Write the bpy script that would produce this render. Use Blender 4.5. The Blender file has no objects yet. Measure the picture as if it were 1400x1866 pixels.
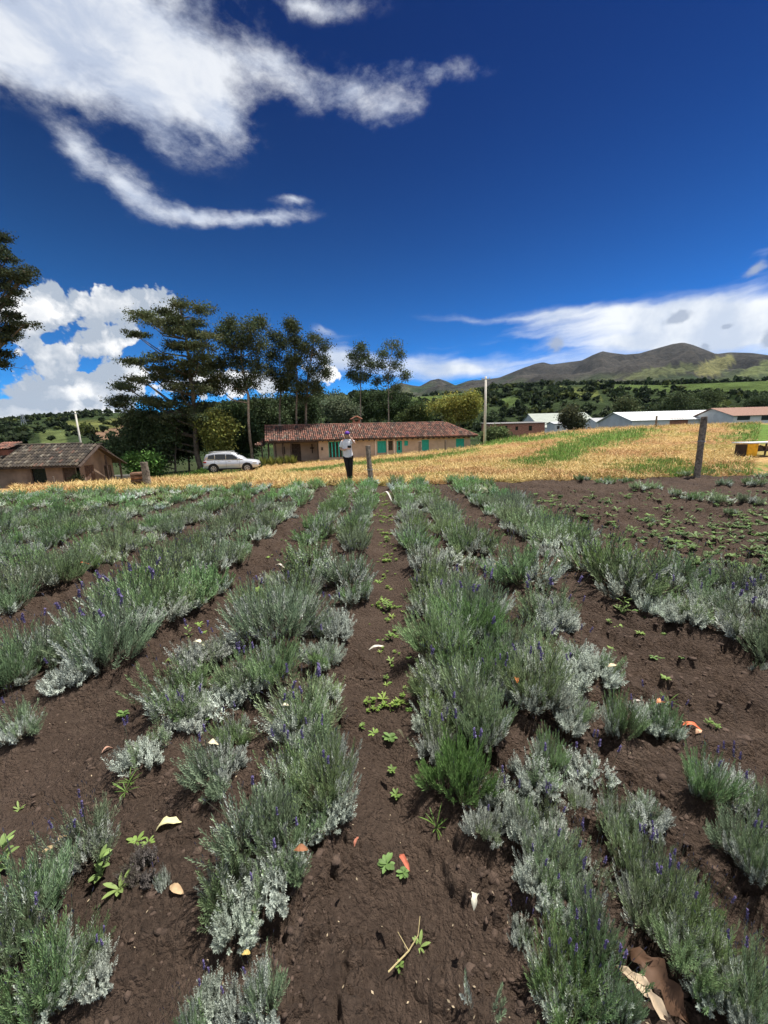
import bpy, math, random
import numpy as np
from mathutils import Vector, Matrix, Euler
R_ = math.radians
rng = np.random.default_rng(7)
random.seed(7)
sc = bpy.context.scene
col = sc.collection

# ------------------------------------------------------------------ camera
CAMZ, PITCH, ROLL, FPX = 1.5, 11.5, 1.5, 701.0
cam = bpy.data.cameras.new('camera'); camo = bpy.data.objects.new('camera', cam); col.objects.link(camo)
cam.sensor_fit = 'VERTICAL'; cam.sensor_height = 24.0; cam.lens = FPX / 1866 * 24.0
cam.clip_start = 0.05; cam.clip_end = 20000
CM = Matrix.Rotation(R_(90 - PITCH), 3, 'X') @ Matrix.Rotation(R_(-ROLL), 3, 'Z')
camo.matrix_world = Matrix.Translation((0, 0, CAMZ)) @ CM.to_4x4()
sc.camera = camo
# ------------------------------------------------------------------ light
SUN_EL, SUN_AZ = 68.0, 58.0          # azimuth clockwise from +Y (the view direction)
sc.view_settings.view_transform = 'Standard'; sc.view_settings.look = 'None'
sc.view_settings.gamma = 1.0; sc.view_settings.use_curve_mapping = False
sc.view_settings.exposure = 0.70
sl = bpy.data.lights.new('sun', 'SUN'); sl.energy = 5.0; sl.angle = R_(0.53); sl.color = (1.0, 0.955, 0.88)
so = bpy.data.objects.new('sun', sl); col.objects.link(so)
sdir = Vector((math.sin(R_(SUN_AZ)) * math.cos(R_(SUN_EL)), math.cos(R_(SUN_AZ)) * math.cos(R_(SUN_EL)), math.sin(R_(SUN_EL))))
so.rotation_euler = sdir.to_track_quat('Z', 'Y').to_euler()
so.location = (0, 0, 60)

def ray(px, py):
    d = CM @ Vector(((px - 700) / FPX, -(py - 933) / FPX, -1.0))
    return d
def atY(px, py, Y):
    d = ray(px, py); t = Y / d.y
    return Vector((d.x * t, Y, CAMZ + d.z * t))
def atZ(px, py, z):
    d = ray(px, py); t = (z - CAMZ) / d.z
    return Vector((d.x * t, d.y * t, z))
def azel(px, py):
    d = ray(px, py).normalized()
    return math.atan2(d.x, d.y), math.asin(d.z)

# ------------------------------------------------------------------ world
SKY_STRENGTH = 0.10
w = bpy.data.worlds.new("World"); sc.world = w; w.use_nodes = True
nt = w.node_tree; nt.nodes.clear(); N = nt.nodes; L = nt.links
def nd(t, **kw):
    n = N.new(t)
    for k, v in kw.items(): setattr(n, k, v)
    return n
def mth(op, a, b=None, c=None, clamp=False):
    n = N.new('ShaderNodeMath'); n.operation = op; n.use_clamp = clamp
    for i, v in enumerate((a, b, c)):
        if v is None: continue
        if hasattr(v, 'links'): L.new(v, n.inputs[i])
        else: n.inputs[i].default_value = v
    return n.outputs[0]
def mixc(f, a, b):
    n = N.new('ShaderNodeMix'); n.data_type = 'RGBA'
    for s, v in ((n.inputs[0], f), (n.inputs[6], a), (n.inputs[7], b)):
        if hasattr(v, 'links'): L.new(v, s)
        elif isinstance(v, (int, float)): s.default_value = v
        else: s.default_value = (*v, 1)
    return n.outputs[2]
def noise_n(vec, scale, detail=8, rough=0.55, dist=0.0, lac=2.0):
    n = N.new('ShaderNodeTexNoise'); n.inputs['Scale'].default_value = scale; n.inputs['Detail'].default_value = detail
    n.inputs['Roughness'].default_value = rough; n.inputs['Distortion'].default_value = dist; n.inputs['Lacunarity'].default_value = lac
    L.new(vec, n.inputs['Vector']); return n
def mapping(vec, loc=(0, 0, 0), rot=(0, 0, 0), scale=(1, 1, 1), typ='POINT'):
    n = N.new('ShaderNodeMapping'); n.vector_type = typ
    n.inputs['Location'].default_value = loc; n.inputs['Rotation'].default_value = rot; n.inputs['Scale'].default_value = scale
    L.new(vec, n.inputs['Vector']); return n.outputs[0]
def sstep(v, a, b):
    n = N.new('ShaderNodeMapRange'); n.interpolation_type = 'SMOOTHSTEP'
    L.new(v, n.inputs['Value']); n.inputs['From Min'].default_value = a; n.inputs['From Max'].default_value = b
    return n.outputs['Result']
sky = nd('ShaderNodeTexSky', sky_type='NISHITA'); sky.sun_disc = False
sky.sun_elevation = R_(SUN_EL); sky.sun_rotation = R_(SUN_AZ); sky.altitude = 2600; sky.air_density = 1.0; sky.dust_density = 0.2; sky.ozone_density = 3.0
tc = nd('ShaderNodeTexCoord')
gen = tc.outputs['Generated']
sx = nd('ShaderNodeSeparateXYZ'); L.new(gen, sx.inputs[0])
az = mth('ARCTAN2', sx.outputs[0], sx.outputs[1]); el = mth('ARCSINE', sx.outputs[2])
cb = nd('ShaderNodeCombineXYZ'); L.new(az, cb.inputs[0]); L.new(el, cb.inputs[1]); P = cb.outputs[0]
# noise warp of the (azimuth, elevation) position
wn = noise_n(gen, 5.0, 5, 0.6)
sub = nd('ShaderNodeVectorMath', operation='SUBTRACT'); L.new(wn.outputs['Color'], sub.inputs[0]); sub.inputs[1].default_value = (.5, .5, .5)
def warp(amount):
    s = nd('ShaderNodeVectorMath', operation='SCALE'); L.new(sub.outputs[0], s.inputs[0]); s.inputs['Scale'].default_value = amount
    a = nd('ShaderNodeVectorMath', operation='ADD'); L.new(P, a.inputs[0]); L.new(s.outputs[0], a.inputs[1]); return a.outputs[0]
def blobs(vec, lst, off=0.0, fat=1.5):
    tot = None
    for (cx, cy, rx, ry, an, wt) in lst:
        c = azel(cx, cy); e = azel(cx + rx * math.cos(R_(an)), cy + rx * math.sin(R_(an)))
        u = azel(cx + ry * math.sin(R_(an)), cy - ry * math.cos(R_(an)))
        ra = math.hypot(e[0] - c[0], e[1] - c[1]); rb = math.hypot(u[0] - c[0], u[1] - c[1])
        th = math.atan2(e[1] - c[1], e[0] - c[0])
        m = mapping(vec, (c[0], c[1] + off, 0), (0, 0, th), (ra * fat, rb * fat, 1), 'TEXTURE')
        g = nd('ShaderNodeTexGradient', gradient_type='QUADRATIC_SPHERE'); L.new(m, g.inputs[0])
        tot = mth('MULTIPLY', g.outputs['Fac'], wt) if tot is None else mth('MULTIPLY_ADD', g.outputs['Fac'], wt, tot)
    return tot
WISP = [(150, 60, 330, 170, 12, 1.5), (310, 130, 190, 130, 35, 1.3), (60, 40, 260, 150, 0, 1.1), (60, 140, 130, 50, 15, .9), (270, 215, 90, 50, 40, .7),
        (400, 215, 80, 40, 20, .6), (560, 5, 150, 40, 0, 1.0), (560, 150, 150, 55, 15, .62), (650, 160, 120, 70, 10, .72), (715, 200, 90, 48, -25, .85),
        (800, 125, 140, 34, -6, .85), (480, 100, 130, 60, 20, .6), (150, 285, 70, 36, 35, 1.0), (235, 340, 110, 42, 30, 1.7),
        (350, 392, 110, 24, 10, 1.6), (480, 400, 100, 22, -3, 1.5), (530, 366, 46, 15, 5, 1.3), (390, 190, 100, 80, 20, .6)]
STRAT = [(870, 582, 190, 16, -3, .9), (1080, 575, 280, 26, -3, 1.1), (1290, 560, 260, 40, -8, 1.0), (1400, 480, 110, 50, -30, .7),
         (1150, 625, 360, 60, -3, 1.7), (1380, 600, 260, 80, -5, 1.9), (840, 668, 210, 38, 0, 1.6), (620, 655, 90, 45, 0, 1.5), (590, 600, 40, 16, 30, .6),
         (1700, 560, 400, 130, 0, 1.2)]
CUM = [(88, 545, 85, 78, 0, 1.6), (30, 570, 70, 60, 0, 1.1), (215, 555, 80, 60, 0, 1.5), (295, 560, 62, 62, 0, 1.5), (190, 615, 120, 42, 0, 1.2),
       (95, 645, 90, 36, 0, 1.2), (225, 668, 70, 34, 0, 1.3), (120, 700, 110, 55, 0, 1.7), (205, 720, 90, 50, 0, 1.4), (40, 735, 100, 36, 0, 1.4),
       (110, 765, 330, 36, 0, 1.6), (350, 690, 130, 50, 0, 1.2), (480, 690, 120, 50, 0, 1.0), (600, 690, 70, 34, 0, 1.2), (-120, 620, 160, 120, 0, 1.0)]
Pw = warp(0.07)
# wisps: fibrous, stretched noise
wst = mapping(Pw, (0, 0, 0), (0, 0, R_(28)), (5.0, 13.0, 1))
nw = noise_n(wst, 1.0, 9, 0.62, 0.4)
nb = noise_n(mapping(gen, (0, 0, 0), (0, R_(25), R_(10)), (1, 1, 1.9)), 13.0, 9, 0.66)
wv = blobs(Pw, WISP)
wsum = mth('MULTIPLY_ADD', mth('SUBTRACT', nw.outputs['Fac'], .5), 1.5, mth('MULTIPLY_ADD', mth('SUBTRACT', nb.outputs['Fac'], .5), 2.1, wv))
wa = mth('MULTIPLY', sstep(wsum, 0.15, 1.55), mth('MULTIPLY', sstep(wv, 0.0, 0.45), .88))
# stratus right
Pw2 = warp(0.05)
sst = mapping(Pw2, (3, 1, 0), (0, 0, R_(-3)), (4.0, 22.0, 1))
ns = noise_n(sst, 1.0, 8, 0.55, 0.3)
sv = blobs(Pw2, STRAT)
ssum = mth('MULTIPLY_ADD', mth('SUBTRACT', ns.outputs['Fac'], .5), 2.4, sv)
sa = mth('MULTIPLY', sstep(ssum, 0.25, 1.5), sstep(sv, 0.03, 0.3))
# clouds out of view behind and beside, plain noise, cover raised for neutral ambient light
db = noise_n(mapping(gen, (4, 2, 7), (0, 0, 0), (1, 1, 2.2)), 2.6, 8, 0.55)
behind = sstep(mth('MULTIPLY', sx.outputs[1], -1.0), -0.35, 0.1)
ba = mth('MULTIPLY', sstep(db.outputs['Fac'], .40, .62), behind)
# cumulus
Pc = warp(0.10)
vor = nd('ShaderNodeTexVoronoi', feature='SMOOTH_F1'); vor.inputs['Scale'].default_value = 26; vor.inputs['Smoothness'].default_value = .35
vor.inputs['Detail'].default_value = 3; vor.inputs['Roughness'].default_value = .55
L.new(Pc, vor.inputs['Vector'])
nc = noise_n(gen, 16.0, 9, 0.58, 0.2)
cv = blobs(Pc, CUM, fat=1.42)
csum = mth('MULTIPLY_ADD', mth('SUBTRACT', nc.outputs['Fac'], .5), 1.1, mth('MULTIPLY_ADD', mth('SUBTRACT', .45, vor.outputs['Distance']), .55, cv))
ca = mth('MULTIPLY', sstep(csum, 0.30, 0.46), sstep(cv, 0.03, 0.2))
# cloud shading: lit tops, grey bases and hollows (relief from two offset noise looks)
off = mapping(gen, (0.012, 0.0, 0.03))
nc2 = noise_n(off, 16.0, 6, 0.55, 0.2); nc3 = noise_n(gen, 16.0, 6, 0.55, 0.2)
rel = mth('SUBTRACT', nc3.outputs['Fac'], nc2.outputs['Fac'])
cv_up = blobs(Pc, [(a, b - 34, c, d, e, f) for (a, b, c, d, e, f) in CUM], fat=1.42)
lit = mth('ADD', mth('MULTIPLY', rel, 6.0), mth('MULTIPLY_ADD', mth('SUBTRACT', cv, cv_up), 1.2, .24), clamp=True)
lit = mth('MULTIPLY', lit, mth('MULTIPLY_ADD', sstep(noise_n(gen, 11.0, 4, .5).outputs['Fac'], .40, .56), .65, .35))
ccol = mixc(lit, (2.9, 3.3, 3.9), (6.6, 6.6, 6.6))
n4 = noise_n(gen, 7.0, 5, .55)
scol = mixc(sstep(n4.outputs['Fac'], .38, .6), (3.9, 4.4, 5.3), (6.1, 6.3, 6.5))
wcol = mixc(sstep(nw.outputs['Fac'], .35, .65), (3.7, 4.2, 5.2), (6.0, 6.2, 6.5))
# graded clear sky
hs = nd('ShaderNodeMix', data_type='RGBA', blend_type='MULTIPLY'); hs.inputs[0].default_value = 1.0
L.new(sky.outputs[0], hs.inputs[6]); hs.inputs[7].default_value = (0.03, 0.91, 1.08, 1)
def scl(v, k):
    n = nd('ShaderNodeVectorMath', operation='SCALE'); L.new(v, n.inputs[0]); n.inputs['Scale'].default_value = k; return n.outputs[0]
gm = nd('ShaderNodeGamma'); gm.inputs[1].default_value = 2.2; L.new(scl(hs.outputs[2], .1), gm.inputs[0])
lowh = mth('POWER', mth('SUBTRACT', 1.0, mth('ABSOLUTE', el), clamp=True), 4.0)
hz_c = mixc(lowh, (0, 0, 0), (.04, .18, .32))
ad = nd('ShaderNodeVectorMath', operation='ADD'); L.new(gm.outputs[0], ad.inputs[0]); L.new(hz_c, ad.inputs[1])
c = mixc(ba, scl(ad.outputs[0], 8.9), (7, 7.2, 7.6))
FLECK = [(1235, 583, 42, 13, -12, 1.2), (1012, 632, 26, 26, -40, 1.0), (1340, 592, 22, 8, -15, 1.0), (1405, 625, 50, 24, -20, 1.0), (1400, 490, 60, 22, -25, .7), (1290, 632, 20, 10, 0, .9), (1150, 600, 30, 8, 0, .5)]
fv = blobs(Pc, FLECK)
fa = sstep(mth('MULTIPLY_ADD', mth('SUBTRACT', nc.outputs['Fac'], .5), 1.4, fv), .2, .6)
fa = mth('MULTIPLY', fa, mth('MULTIPLY', sstep(fv, .02, .2), .8))
c = mixc(sa, c, scol); c = mixc(wa, c, wcol); c = mixc(ca, c, ccol); c = mixc(fa, c, (2.5, 2.9, 3.7))
bg = nd('ShaderNodeBackground'); bg.inputs[1].default_value = SKY_STRENGTH; L.new(c, bg.inputs[0])
wo = nd('ShaderNodeOutputWorld'); L.new(bg.outputs[0], wo.inputs[0])
w.cycles.sampling_method = 'MANUAL'; w.cycles.sample_map_resolution = 512
sc.cycles.max_bounces = 5; sc.cycles.diffuse_bounces = 2; sc.cycles.transmission_bounces = 3; sc.cycles.transparent_max_bounces = 6

# ------------------------------------------------------------------ noise in numpy
def _h(ix, iy, s):
    v = (ix.astype(np.int64) * 374761393 + iy.astype(np.int64) * 668265263 + s * 1442695041) & 0x7fffffff
    v = ((v ^ (v >> 13)) * 1274126177) & 0x7fffffff
    return ((v ^ (v >> 16)) & 0xffff) / 65535.0
def vn(x, y, s=0):
    ix, iy = np.floor(x), np.floor(y); fx, fy = x - ix, y - iy
    fx = fx * fx * (3 - 2 * fx); fy = fy * fy * (3 - 2 * fy)
    a = _h(ix, iy, s); b = _h(ix + 1, iy, s); c_ = _h(ix, iy + 1, s); d = _h(ix + 1, iy + 1, s)
    return (a + (b - a) * fx) * (1 - fy) + (c_ + (d - c_) * fx) * fy
def fbm(x, y, o=4, s=0, g=.5):
    t = 0; a = 1; n = 0
    for i in range(o):
        t = t + a * vn(x * 2 ** i + 17.3 * i, y * 2 ** i - 9.1 * i, s + i); n += a; a *= g
    return t / n
def sm(v, a, b):
    t = np.clip((v - a) / (b - a), 0, 1); return t * t * (3 - 2 * t)

# ------------------------------------------------------------------ terrain height
GX = [-90, -40, -24, -20, -15, -11, -5, 0, 5, 9, 11, 14, 17, 23, 28, 34, 40, 60, 90]
GZ = [-3.2, -2.8, -2.4, -2.15, -1.68, -1.45, -1.05, -.62, -.25, .05, .4, .68, 1.05, 1.42, 1.46, 1.5, 1.56, 1.8, 2.0]
def Zt(x, y):
    x = np.asarray(x, float); y = np.asarray(y, float)
    g = np.interp(x, GX, GZ)
    z = g * sm(y, 11.3, np.interp(x, [-20, -8], [22.5, 33]))
    low = np.minimum(g, -1.47)
    e0 = np.interp(x, [9, 15, 25], [37.5, 41, 43]); k = np.clip((y - e0) / np.interp(x, [9, 16], [5.0, 22.0]), 0, 1)
    k = k * k * (3 - 2 * k)
    z = z * (1 - k) + low * k
    r = np.hypot(x, y); k2 = sm(r, 58, 90)
    z = z * (1 - k2) - 3.2 * k2
    return z
def zt(x, y): return float(Zt(x, y))

# ------------------------------------------------------------------ object helpers
def tag(o, label=None, cat=None, group=None, kind=None):
    if label: o['label'] = label
    if cat: o['category'] = cat
    if group: o['group'] = group
    if kind: o['kind'] = kind
    return o
def empty(name, loc=(0, 0, 0), rz=0, label=None, cat=None, group=None):
    o = bpy.data.objects.new(name, None); col.objects.link(o); o.empty_display_size = .1
    o.location = loc; o.rotation_euler = (0, 0, rz); return tag(o, label, cat, group)
def mesh_np(name, V, F, mat, colr=None, mi=None, smooth=False):
    """F: int array (n,k) or list of such arrays"""
    me = bpy.data.meshes.new(name); V = np.asarray(V, np.float32)
    Fs = F if isinstance(F, list) else [F]; Fs = [np.asarray(f, np.int32) for f in Fs if len(f)]
    me.vertices.add(len(V)); me.vertices.foreach_set('co', V.ravel())
    loops = np.concatenate([f.ravel() for f in Fs]); tot = np.concatenate([np.full(len(f), f.shape[1], np.int32) for f in Fs])
    st = np.concatenate([[0], np.cumsum(tot)[:-1]]).astype(np.int32)
    me.loops.add(len(loops)); me.loops.foreach_set('vertex_index', loops)
    me.polygons.add(len(tot)); me.polygons.foreach_set('loop_start', st); me.polygons.foreach_set('loop_total', tot)
    for m in (mat if isinstance(mat, (list, tuple)) else [mat]): me.materials.append(m)
    if mi is not None: me.polygons.foreach_set('material_index', np.asarray(mi, np.int32))
    if smooth: me.polygons.foreach_set('use_smooth', np.ones(len(tot), bool))
    me.update(calc_edges=True)
    if colr is not None:
        a = me.color_attributes.new('Col', 'FLOAT_COLOR', 'POINT'); c4 = np.ones((len(V), 4), np.float32); c4[:, :3] = colr
        a.data.foreach_set('color', c4.ravel())
    return me
def link(name, me, parent=None, loc=(0, 0, 0), rot=(0, 0, 0), scale=(1, 1, 1)):
    o = bpy.data.objects.new(name, me); col.objects.link(o); o.location = loc; o.rotation_euler = rot; o.scale = scale
    if parent is not None: o.parent = parent
    return o
class MB:
    def __init__(s): s.v = []; s.f = []; s.c = []
    def poly(s, pts, faces, c=(1, 1, 1)):
        b = len(s.v); s.v += [tuple(p) for p in pts]; s.f += [tuple(i + b for i in f) for f in faces]; s.c += [c] * len(pts); return s
    def box(s, x0, x1, y0, y1, z0, z1, c=(1, 1, 1)):
        return s.poly([(x0, y0, z0), (x1, y0, z0), (x1, y1, z0), (x0, y1, z0), (x0, y0, z1), (x1, y0, z1), (x1, y1, z1), (x0, y1, z1)],
                      [(0, 3, 2, 1), (4, 5, 6, 7), (0, 1, 5, 4), (1, 2, 6, 5), (2, 3, 7, 6), (3, 0, 4, 7)], c)
    def tube(s, pts, rad, n=8, c=(1, 1, 1), cap=True):
        pts = [Vector(p) for p in pts]; b = len(s.v); rad = rad if hasattr(rad, '__len__') else [rad] * len(pts)
        for i, p in enumerate(pts):
            d = (pts[min(i + 1, len(pts) - 1)] - pts[max(i - 1, 0)]).normalized()
            a = d.orthogonal().normalized() if abs(d.z) < .95 else Vector((1, 0, 0)) - d * d.x
            a.normalize(); q = d.cross(a)
            for k in range(n):
                t = 2 * math.pi * k / n; s.v.append(tuple(p + (a * math.cos(t) + q * math.sin(t)) * rad[i])); s.c.append(c)
        for i in range(len(pts) - 1):
            for k in range(n):
                s.f.append((b + i * n + k, b + i * n + (k + 1) % n, b + (i + 1) * n + (k + 1) % n, b + (i + 1) * n + k))
        if cap:
            s.f.append(tuple(b + k for k in reversed(range(n)))); s.f.append(tuple(b + (len(pts) - 1) * n + k for k in range(n)))
        return s
    def prism(s, prof, y0, y1, c=(1, 1, 1), axis='y'):
        n = len(prof)
        mk = (lambda a, b, y: (a, y, b)) if axis == 'y' else (lambda a, b, y: (y, a, b)) if axis == 'x' else (lambda a, b, y: (a, b, y))
        pts = [mk(a, b, y0) for a, b in prof] + [mk(a, b, y1) for a, b in prof]
        return s.poly(pts, [tuple(range(n)), tuple(reversed(range(n, 2 * n)))] + [(i, i + n, (i + 1) % n + n, (i + 1) % n) for i in range(n)], c)
    def build(s, name, mat, parent=None, smooth=False, bevel=0, loc=(0, 0, 0), rot=(0, 0, 0), **tg):
        me = bpy.data.meshes.new(name); me.from_pydata(s.v, [], s.f); me.materials.append(mat)
        a = me.color_attributes.new('Col', 'FLOAT_COLOR', 'POINT')
        a.data.foreach_set('color', np.concatenate([np.array(s.c, np.float32), np.ones((len(s.c), 1), np.float32)], 1).ravel())
        if smooth: me.polygons.foreach_set('use_smooth', np.ones(len(me.polygons), bool))
        o = link(name, me, parent, loc, rot)
        if bevel:
            m = o.modifiers.new('b', 'BEVEL'); m.width = bevel; m.segments = 2; m.limit_method = 'ANGLE'
        return tag(o, **tg)

# ------------------------------------------------------------------ materials
def material(name, base=(.5, .5, .5), rough=.8, attr=False, var=.25, vscale=8, detail=5, bump=0, bscale=40, metal=0, trans=0, spec=.3, dirt=None, dscale=1.5, dlo=.5, dhi=.7, space='Object', objvar=False):
    global N, L
    m = bpy.data.materials.new(name); m.use_nodes = True; t = m.node_tree; t.nodes.clear(); N = t.nodes; L = t.links
    out = nd('ShaderNodeOutputMaterial'); pb = nd('ShaderNodeBsdfPrincipled')
    pb.inputs['Roughness'].default_value = rough; pb.inputs['Metallic'].default_value = metal; pb.inputs['Specular IOR Level'].default_value = spec
    if space == 'World': vec = nd('ShaderNodeNewGeometry').outputs['Position']
    else: vec = nd('ShaderNodeTexCoord').outputs['Object']
    n1 = noise_n(vec, vscale, detail, .6)
    lo = tuple(x * (1 - var) for x in base); hi = tuple(min(1, x * (1 + var)) for x in base)
    c = mixc(sstep(n1.outputs['Fac'], .3, .7), lo, hi)
    if dirt:
        n2 = noise_n(vec, dscale, 6, .65); c = mixc(sstep(n2.outputs['Fac'], dlo, dhi), c, dirt)
    if attr:
        a = nd('ShaderNodeAttribute', attribute_name='Col')
        mu = nd('ShaderNodeMix', data_type='RGBA', blend_type='MULTIPLY'); mu.inputs[0].default_value = 1
        L.new(c, mu.inputs[6]); L.new(a.outputs['Color'], mu.inputs[7]); c = mu.outputs[2]
    if objvar:
        oi = nd('ShaderNodeObjectInfo'); h_ = nd('ShaderNodeHueSaturation'); L.new(c, h_.inputs['Color'])
        L.new(mth('MULTIPLY_ADD', oi.outputs['Random'], .045, .480), h_.inputs['Hue']); r2 = mth('FRACT', mth('MULTIPLY', oi.outputs['Random'], 7.31)); L.new(mth('MULTIPLY_ADD', r2, .5, .75), h_.inputs['Saturation'])
        L.new(mth('MULTIPLY_ADD', mth('FRACT', mth('MULTIPLY', oi.outputs['Random'], 13.7)), .42, .82), h_.inputs['Value']); c = h_.outputs[0]
    L.new(c, pb.inputs['Base Color'])
    if bump:
        n3 = noise_n(vec, bscale, 8, .65); bp = nd('ShaderNodeBump'); bp.inputs['Strength'].default_value = 1; bp.inputs['Distance'].default_value = bump
        L.new(n3.outputs['Fac'], bp.inputs['Height']); L.new(bp.outputs[0], pb.inputs['Normal'])
    if trans:
        tr = nd('ShaderNodeBsdfTranslucent'); L.new(c, tr.inputs[0]); mx = nd('ShaderNodeMixShader'); mx.inputs[0].default_value = trans
        L.new(pb.outputs[0], mx.inputs[1]); L.new(tr.outputs[0], mx.inputs[2]); L.new(mx.outputs[0], out.inputs[0])
    else: L.new(pb.outputs[0], out.inputs[0])
    return m
M = {}
M['lav'] = material('lavender_leaf', (1, 1, 1), .7, attr=True, var=.12, vscale=6, trans=.30, objvar=True)
M['flower'] = material('lavender_flower', (.125, .10, .22), .8, var=.3, vscale=60)
M['weed'] = material('weed_leaf', (1, 1, 1), .6, attr=True, var=.15, vscale=20, trans=.3)
M['leaf'] = material('tree_leaf', (1, 1, 1), .85, spec=.12, attr=True, var=.2, vscale=.8, trans=.22)
M['bark'] = material('bark', (.16, .13, .10), .9, attr=True, var=.4, vscale=3, bump=.02, bscale=12)
M['plaster'] = material('adobe_plaster', (.44, .34, .26), .95, attr=True, var=.12, vscale=1.2, bump=.01, bscale=6, dirt=(.36, .25, .18), dscale=.7, dlo=.5, dhi=.8)
M['hut'] = material('brown_adobe', (.27, .20, .155), .95, attr=True, var=.15, vscale=1.2, bump=.01, bscale=6, dirt=(.17, .12, .09), dscale=.7, dlo=.45, dhi=.7)
M['tile'] = material('clay_tile', (1, 1, 1), .9, attr=True, var=.3, vscale=5, bump=.01, bscale=20)
M['wood'] = material('dark_wood', (.07, .05, .04), .8, attr=True, var=.4, vscale=6, bump=.005, bscale=30)
M['post'] = material('weathered_wood', (.21, .175, .14), .9, attr=True, var=.45, vscale=14, bump=.012, bscale=30, dirt=(.07, .055, .045), dscale=9)
M['teal'] = material('teal_paint', (.02, .36, .29), .6, attr=True, var=.12, vscale=5)
M['dark'] = material('dark_glass', (.012, .014, .016), .15, var=.2, spec=.5)
M['brick'] = material('brick', (.42, .19, .13), .9, attr=True, var=.25, vscale=3)
M['white'] = material('white_paint', (.72, .72, .70), .8, attr=True, var=.08, vscale=.6, dirt=(.52, .51, .48), dscale=.4, dlo=.55, dhi=.8)
M['concrete'] = material('concrete', (.48, .46, .42), .9, attr=True, var=.12, vscale=2)
M['sheet'] = material('metal_sheet', (.62, .64, .65), .55, attr=True, var=.1, vscale=.5, spec=.4)
M['steel'] = material('galvanised_steel', (.42, .43, .44), .5, metal=.6, attr=True)
M['carpaint'] = material('silver_paint', (.62, .64, .67), .28, metal=.35, var=.02, spec=.6)
M['rubber'] = material('rubber', (.02, .02, .02), .8, var=.2)
M['rim'] = material('alloy', (.4, .41, .43), .35, metal=.8)
M['red'] = material('lamp_red', (.35, .02, .02), .25, spec=.6)
M['lamp'] = material('lamp_clear', (.7, .72, .75), .15, spec=.7)
M['skin'] = material('skin', (.55, .34, .25), .6, var=.06)
M['cloth_w'] = material('white_cotton', (.78, .78, .80), .9, attr=True, var=.08, vscale=9)
M['cloth_b'] = material('black_leggings', (.012, .012, .014), .8, var=.2)
M['hair'] = material('hair', (.42, .28, .15), .7, var=.35, vscale=30)
M['cap'] = material('purple_cap', (.13, .05, .32), .8, var=.15)
M['blk'] = material('black_plastic', (.012, .012, .013), .4)
M['litter'] = material('dry_leaf', (1, 1, 1), .7, attr=True, var=.18, vscale=40, trans=.15)
M['yellow'] = material('yellow_paint', (.75, .40, .02), .6, attr=True, var=.2, vscale=8)
M['straw'] = material('straw', (1, 1, 1), .8, attr=True, var=.15, vscale=4, trans=.15)
M['clod'] = material('soil_clod', (.078, .053, .040), .95, var=.35, vscale=25, bump=.006, bscale=90)

def ground_material(name, stops, space='World'):
    pass
# soil: dark loam, fine crumb relief
def soil_mat():
    global N, L
    m = bpy.data.materials.new('soil'); m.use_nodes = True; t = m.node_tree; t.nodes.clear(); N = t.nodes; L = t.links
    out = nd('ShaderNodeOutputMaterial'); pb = nd('ShaderNodeBsdfPrincipled'); pb.inputs['Roughness'].default_value = .95; pb.inputs['Specular IOR Level'].default_value = .2
    g = nd('ShaderNodeNewGeometry').outputs['Position']
    n1 = noise_n(g, 1.3, 8, .6); n2 = noise_n(g, 38, 8, .7)
    c = mixc(sstep(n1.outputs['Fac'], .3, .7), (.060, .040, .029), (.102, .069, .050))
    c = mixc(mth('MULTIPLY', sstep(n2.outputs['Fac'], .4, .75), .75), c, (.140, .098, .073))
    n9 = noise_n(g, 3.2, 6, .7); c = mixc(mth('MULTIPLY', sstep(n9.outputs['Fac'], .52, .72), .5), c, (.155, .112, .084))
    v = nd('ShaderNodeTexVoronoi'); v.inputs['Scale'].default_value = 22; v.inputs['Randomness'].default_value = 1; L.new(g, v.inputs['Vector'])
    v2 = nd('ShaderNodeSeparateColor'); L.new(v.outputs['Color'], v2.inputs[0])
    sp = mth('MULTIPLY', mth('LESS_THAN', v.outputs['Distance'], .08), mth('GREATER_THAN', v2.outputs[0], .80))
    c = mixc(sp, c, (.24, .19, .14))
    L.new(c, pb.inputs['Base Color'])
    n3 = noise_n(g, 14, 10, .72, .5); n4 = noise_n(g, 90, 6, .7)
    vv = nd('ShaderNodeTexVoronoi', feature='F1'); vv.inputs['Scale'].default_value = 55; vv.inputs['Detail'].default_value = 2; L.new(noise_n(g, 9, 3, .6).outputs['Color'], vv.inputs['Vector'])
    ad_ = nd('ShaderNodeVectorMath', operation='MULTIPLY_ADD'); L.new(noise_n(g, 20, 3, .6).outputs['Color'], ad_.inputs[0]); ad_.inputs[1].default_value = (.03, .03, .03); L.new(g, ad_.inputs[2]); L.new(ad_.outputs[0], vv.inputs['Vector'])
    hh = mth('MULTIPLY_ADD', n4.outputs['Fac'], .25, mth('MULTIPLY_ADD', vv.outputs['Distance'], -.35, n3.outputs['Fac']))
    bp = nd('ShaderNodeBump'); bp.inputs['Strength'].default_value = 1; bp.inputs['Distance'].default_value = .07
    L.new(hh, bp.inputs['Height']); L.new(bp.outputs[0], pb.inputs['Normal']); L.new(pb.outputs[0], out.inputs[0]); return m
M['soil'] = soil_mat()
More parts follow.
